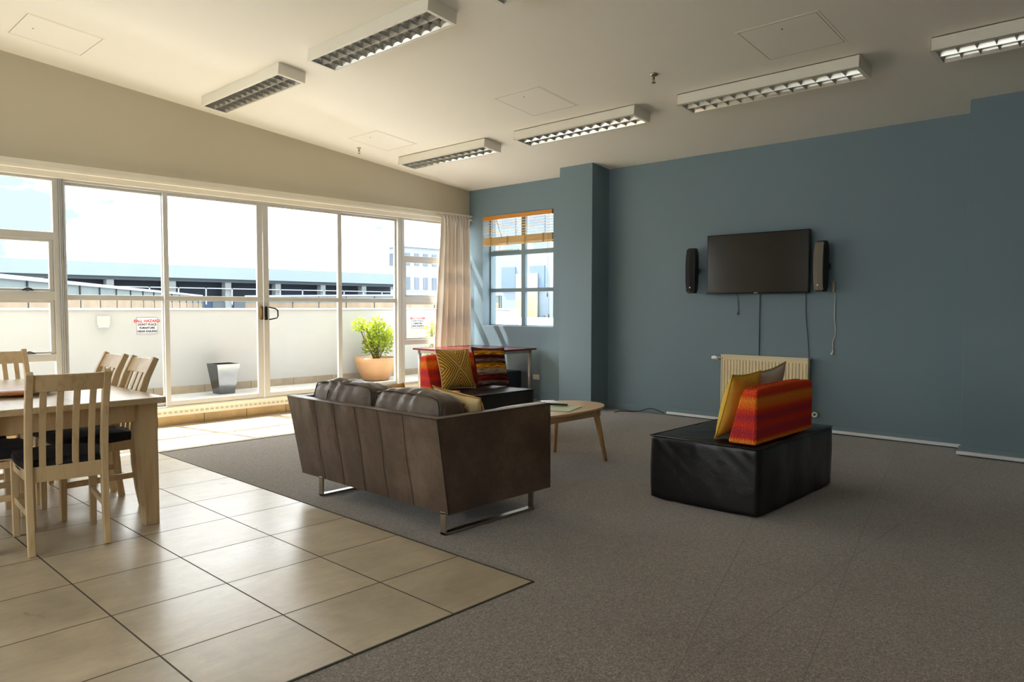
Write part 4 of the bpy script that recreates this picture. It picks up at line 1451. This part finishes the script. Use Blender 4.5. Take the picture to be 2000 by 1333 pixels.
def sign(x, y, z, label, k=1.0):
    t = thing('warning_sign', label, 'sign', (x, y, z), 0, 'fall hazard signs on the parapet')
    b = MB(); b.box(-.128, .128, -.004, 0, -.105, .105); b.build('board', 'sign_white', t)
    b = MB(); w = .003
    b.box(-.125, .125, -.0055, -.004, .099, .102); b.box(-.125, .125, -.0055, -.004, -.102, -.099)
    b.box(-.125, -.122, -.0055, -.004, -.102, .102); b.box(.122, .125, -.0055, -.004, -.102, .102)
    b.build('border', 'sign_ink', t)
    for s_, zz, sz, mt in (('FALL HAZARD', .056, .048, 'sign_red'), ("DON'T PLACE", .012, .035, 'sign_ink'), ('FURNITURE', -.030, .035, 'sign_ink'), ('NEAR RAILING', -.072, .035, 'sign_ink')):
        cu = bpy.data.curves.new('lettering', 'FONT'); cu.body = s_; cu.size = sz; cu.align_x = 'CENTER'; cu.align_y = 'CENTER'
        cu.extrude = .0006; cu.offset = .0012
        cu.materials.append(M[mt])
        tmp = bpy.data.objects.new('lettering', cu); COL.objects.link(tmp)
        bpy.context.view_layer.update()
        me = bpy.data.meshes.new_from_object(tmp.evaluated_get(bpy.context.evaluated_depsgraph_get()))
        bpy.data.objects.remove(tmp); bpy.data.curves.remove(cu)
        o = bpy.data.objects.new('lettering', me); COL.objects.link(o); o.parent = t
        o.location = (0, -.0055, zz); o.rotation_euler = (PI/2, 0, 0)
    return t
sign(3.53, 9.549, 1.04, 'fall hazard sign on the parapet left of the sliding door lock')
sign(7.86, 9.549, 1.03, 'pale fall hazard sign on the parapet behind the second pot plant')
t = thing('wall_light', 'small white box light on the parapet left of the warning sign', 'wall light', (3.025, 9.55, 1.093))
b = MB(); b.box(-.068, .068, -.05, 0, -.045, .068); b.build('housing', plain('light_housing', srgb(182, 178, 170), .6), t, bevel=.006)
b = MB(); b.box(-.055, .055, -.046, -.006, -.066, -.044); b.build('lens', 'pelmet', t, bevel=.004)

# steel planter
pl = thing('planter', 'empty tapered square steel planter on the balcony', 'planter', (4.345, 9.22, .15))
b = MB()
def sqr(h_, z): return [(-h_, -h_, z), (h_, -h_, z), (h_, h_, z), (-h_, h_, z)]
b.loft([sqr(.10, 0), sqr(.155, .39), sqr(.143, .39), sqr(.09, .02)], cap=True)
b.build('pot', 'steel_planter', pl, bevel=.003)

# pots with plants
def leaf_cloud(bb, c, n_, L_, spread, seed, updir=(0, 0, 1)):
    rg = random.Random(seed)
    for i in range(n_):
        while True:
            q = Vector((rg.uniform(-1, 1), rg.uniform(-1, 1), rg.uniform(-1, 1)))
            if q.length < 1:
                break
        p = Vector(c)+Vector((q.x*spread[0], q.y*spread[1], q.z*spread[2]))
        d_ = (Vector((rg.gauss(0, .6), rg.gauss(0, .6), rg.gauss(.35, .45)))+q*.8).normalized()
        s_ = d_.cross(Vector((rg.gauss(0, 1), rg.gauss(0, 1), rg.gauss(0, 1)))).normalized()
        l_ = L_*rg.uniform(.6, 1.2); w_ = l_*.17
        n2 = d_.cross(s_)
        bb.add([p, p+d_*l_*.45+s_*w_+n2*l_*.04, p+d_*l_, p+d_*l_*.45-s_*w_+n2*l_*.04], [(0, 1, 2), (0, 2, 3)])
def pot_plant(loc, label, mat, sc, clouds, seed, rt=.325, hb=.355):
    t = thing('potted_shrub', label, 'potted plant', loc)
    b = MB(); b.lathe([(.17*sc, 0), (.205*sc, .02), (.27*sc, .16*sc), (rt*.96*sc, .29*sc), (rt*sc, hb*sc), (rt*sc-.025, hb*sc), (rt*.9*sc-.02, .28*sc), (.05, .25*sc)], n=48)
    b.build('pot', mat, t, smooth=True)
    b = MB(); b.lathe([(rt*.88*sc, .30*sc), (.02, .32*sc)], n=24); b.build('soil', 'soil', t)
    b = MB()
    rg = random.Random(seed)
    for (c, n_, sp) in clouds:
        for k in range(4):
            b.tube([(rg.uniform(-.05, .05), rg.uniform(-.05, .05), .3*sc), (c[0]*.6+rg.uniform(-.04, .04), c[1]*.5, .3*sc+(c[2]-.3*sc)*.5), (c[0]+rg.uniform(-.5, .5)*sp[0], c[1]+rg.uniform(-.3, .3)*sp[1], c[2]+rg.uniform(-.2, .5)*sp[2])], [.008, .006, .003], 6)
    b.build('stem', 'stem', t)
    b = MB()
    for i, (c, n_, sp) in enumerate(clouds):
        leaf_cloud(b, c, n_, .075, sp, seed*13+i)
    b.build('foliage', 'leaf', t)
    return t
pot_plant((6.735, 9.19, .15), 'bushy yellow green shrub in a round terracotta pot on the balcony', 'terracotta', 1.0,
          [((.02, 0, .52), 420, (.22, .2, .16)), ((.08, 0, .72), 420, (.18, .16, .15)), ((.20, 0, .62), 180, (.14, .12, .12)), ((.04, 0, .86), 100, (.08, .08, .10)),
           ((-.17, 0, .80), 90, (.12, .09, .06)), ((-.30, 0, .85), 110, (.10, .08, .09)), ((-.07, 0, .62), 130, (.14, .1, .12))], 3)
pot_plant((7.86, 9.12, .15), 'thin yellow green shrub in a grey pot behind the casement window', 'grey_pot', .62,
          [((-.05, 0, .45), 60, (.16, .1, .12)), ((.18, 0, .82), 90, (.10, .1, .14)), ((-.08, 0, .80), 50, (.10, .1, .08)), ((.05, 0, .62), 50, (.18, .1, .06))], 8)

# ------------------------------------------------------------------ beyond the balcony
def bmat(name, c, r=.8, v=.04, sc=.5): return plain(name, c, r, var=v, vscale=sc)
m_fascia = bmat('roof_sheeting', srgb(120, 133, 148), .6)
m_soffit = bmat('soffit_concrete', srgb(74, 82, 88))
m_dark = bmat('carpark_shade', srgb(14, 26, 40), .7, .3, .4)
m_rail = bmat('white_railing', srgb(150, 160, 172), .5)
m_bluepanel = bmat('blue_panel', srgb(34, 58, 84), .6, .25, .5)
m_conc = bmat('pale_concrete', srgb(120, 126, 128))
cp = thing('carpark_building', 'long car park building with pale blue roof fascia beyond the balcony', 'building', (14, 40, -10))
b = MB(); b.box(-34, 17.5, 0, 12, 12.83, 13.52)
b.build('roof_fascia', m_fascia, cp)
b = MB(); b.box(-34, 17.5, .3, 12, 12.66, 12.84); b.build('soffit', m_soffit, cp)
b = MB(); b.box(-34, 17.5, 1.2, 12, 0, 12.66); b.build('dark_interior', m_dark, cp)  # shade inside the open decks painted as a dark solid
b = MB(); b.box(-34, 17.5, .5, 1.3, 0, 11.75)
b.build('parapet_panel', m_bluepanel, cp)
for i in range(16):
    b = MB(); x = -32+i*3.1; b.box(x, x+.35, .35, .8, 0, 12.7); b.build('column', m_conc, cp)
b = MB(); b.box(-34, 17.5, .2, .26, 12.28, 12.33)
for i in range(34):
    x = -33.5+i*1.5; b.box(x, x+.06, .2, .26, 11.4, 12.33)
b.build('railing', m_rail, cp)
b = MB()
for i in range(40):
    x = -33+i*1.25
    b.box(x, x+.75, .45, .5, 11.0+(i % 3)*.1, 11.55+(i % 2)*.1)
b.build('vent_panel', m_soffit, cp)

def boundary(p0, p1, label, mats, ztop=1.80, panel=1.5):
    P0, P1 = Vector((*p0, 0)), Vector((*p1, 0))
    Ln = (P1-P0).length
    ang = math.atan2(P1.y-P0.y, P1.x-P0.x)
    t = thing('boundary_wall', label, 'wall', (p0[0], p0[1], -2), ang, 'panelled boundary walls beyond the parapet')
    H_ = ztop+2
    b = MB(); b.box(0, Ln, 0, .15, 0, H_-.06)
    n_ = int(Ln/panel)
    b.build('panel', mats[0], t)
    b = MB(); b.box(0, Ln, -.06, .2, H_-.07, H_); b.build('capping', mats[1], t)
    b = MB(); b.box(0, Ln, -.02, 0, 0, H_-.36); b.box(0, Ln, .15, .17, 0, H_-.36); b.build('lower_board', mats[2], t)
    b = MB()
    for i in range(n_+1):
        b.box(i*panel-.02, i*panel+.02, -.03, 0, 0, H_-.07); b.box(i*panel-.02, i*panel+.02, .15, .18, 0, H_-.07)
    b.build('batten', mats[3], t)
m_pg = bmat('grey_green_panel', srgb(92, 103, 104), .6, .1, 2)
m_tan = bmat('tan_board', srgb(130, 114, 94), .8, .15, 2)
m_cap = bmat('pale_capping', srgb(150, 160, 180), .5)
m_bat = bmat('dark_batten', srgb(40, 46, 52))
boundary((1.2, 11.3), (14.4, 32.6), 'grey panelled boundary wall with pale capping running away at left', (m_pg, m_cap, m_tan, m_bat))
boundary((21.3, 20.6), (16.9, 33.2), 'grey panelled boundary wall with pale capping running away at right', (m_pg, m_cap, m_tan, m_bat), 1.82)

# pale office block at right, and its neighbour seen through the blue wall window
def block(loc, size, label, wallm, rot=0.0, cols=6, rows_=4, wm=None, name='office_building'):
    t = thing(name, label, 'building', loc, rot)
    sx, sy, sz = size
    b = MB(); b.box(0, sx, 0, sy, 0, sz); b.build('wall', wallm, t)
    b = MB(); b.box(-.2, sx+.2, -.2, sy+.2, sz, sz+.25); b.build('roof', m_cap2, t)
    for i in range(cols):
        for j in range(rows_):
            x = sx*(i+.25)/cols; z = sz*(j+.25)/rows_
            b = MB(); b.box(x, x+sx/cols*.5, -.06, .0, z, z+sz/rows_*.5)
            b.build('window', wm, t)
    for i in range(cols):
        for j in range(rows_):
            y = sy*(i+.25)/cols; z = sz*(j+.25)/rows_
            b = MB(); b.box(-.06, 0, y, y+sy/cols*.5, z, z+sz/rows_*.5)
            b.build('window', wm, t)
    return t
m_cap2 = bmat('roof_edge', srgb(160, 168, 176))
m_pale = bmat('pale_block', srgb(132, 138, 148))
m_white = bmat('white_block', srgb(170, 172, 176))
m_win = bmat('block_window', srgb(88, 98, 112), .3)
m_win2 = bmat('blue_grey_window', srgb(90, 108, 128), .4)
m_teal = bmat('teal_block', srgb(118, 132, 144))
block((45.9, 58, -12), (14, 2.2, 19.3), 'pale grey office block right of the car park, seen beside the curtain', m_pale, 0, 12, 8, m_win)
block((28, 19.5, -6), (12, 10, 12.5), 'pale blue building seen through the blue wall window', m_teal, 0, 5, 5, m_win2)
# abstract painted panel on the pale building (generic)
b = MB(); b.box(0, .05, 0, 1.5, 0.8, 3.4)
tag(b.build('painted_panel', bmat('yellow_paint', srgb(152, 147, 116), .8, .25, 1.2), loc=(27.86, 24.4, -.4)), 'faded yellow wall painting seen through the blue wall window', 'wall painting')
b = MB(); b.box(12, 26, 6, 26, -6, .8)
tag(b.build('low_roof', bmat('low_roof_white', srgb(160, 166, 170), .8, .12, .6)), 'pale low flat roof outside the blue wall window', 'roof')
t = thing('roof_plant_room', 'pale rooftop plant room with box above the car park at the left edge', 'building', (4.9, 41.5, 3.5))
b = MB(); b.box(-5, 3.2, 0, 3, 0, .78); b.build('lower_box', m_pale, t)
b = MB(); b.box(-5, 1.0, 0.3, 3, .78, 3.2); b.build('upper_box', m_white, t)
b = MB(); b.tube([(-.8, .2, 3.2), (-.8, .2, 4.8)], .06, 8); b.build('mast', m_soffit, t)
b = MB(); b.box(-150, 250, 12, 400, -12.3, -12)
struct(b.build('ground', bmat('far_ground', srgb(120, 124, 122))), 'distant ground')
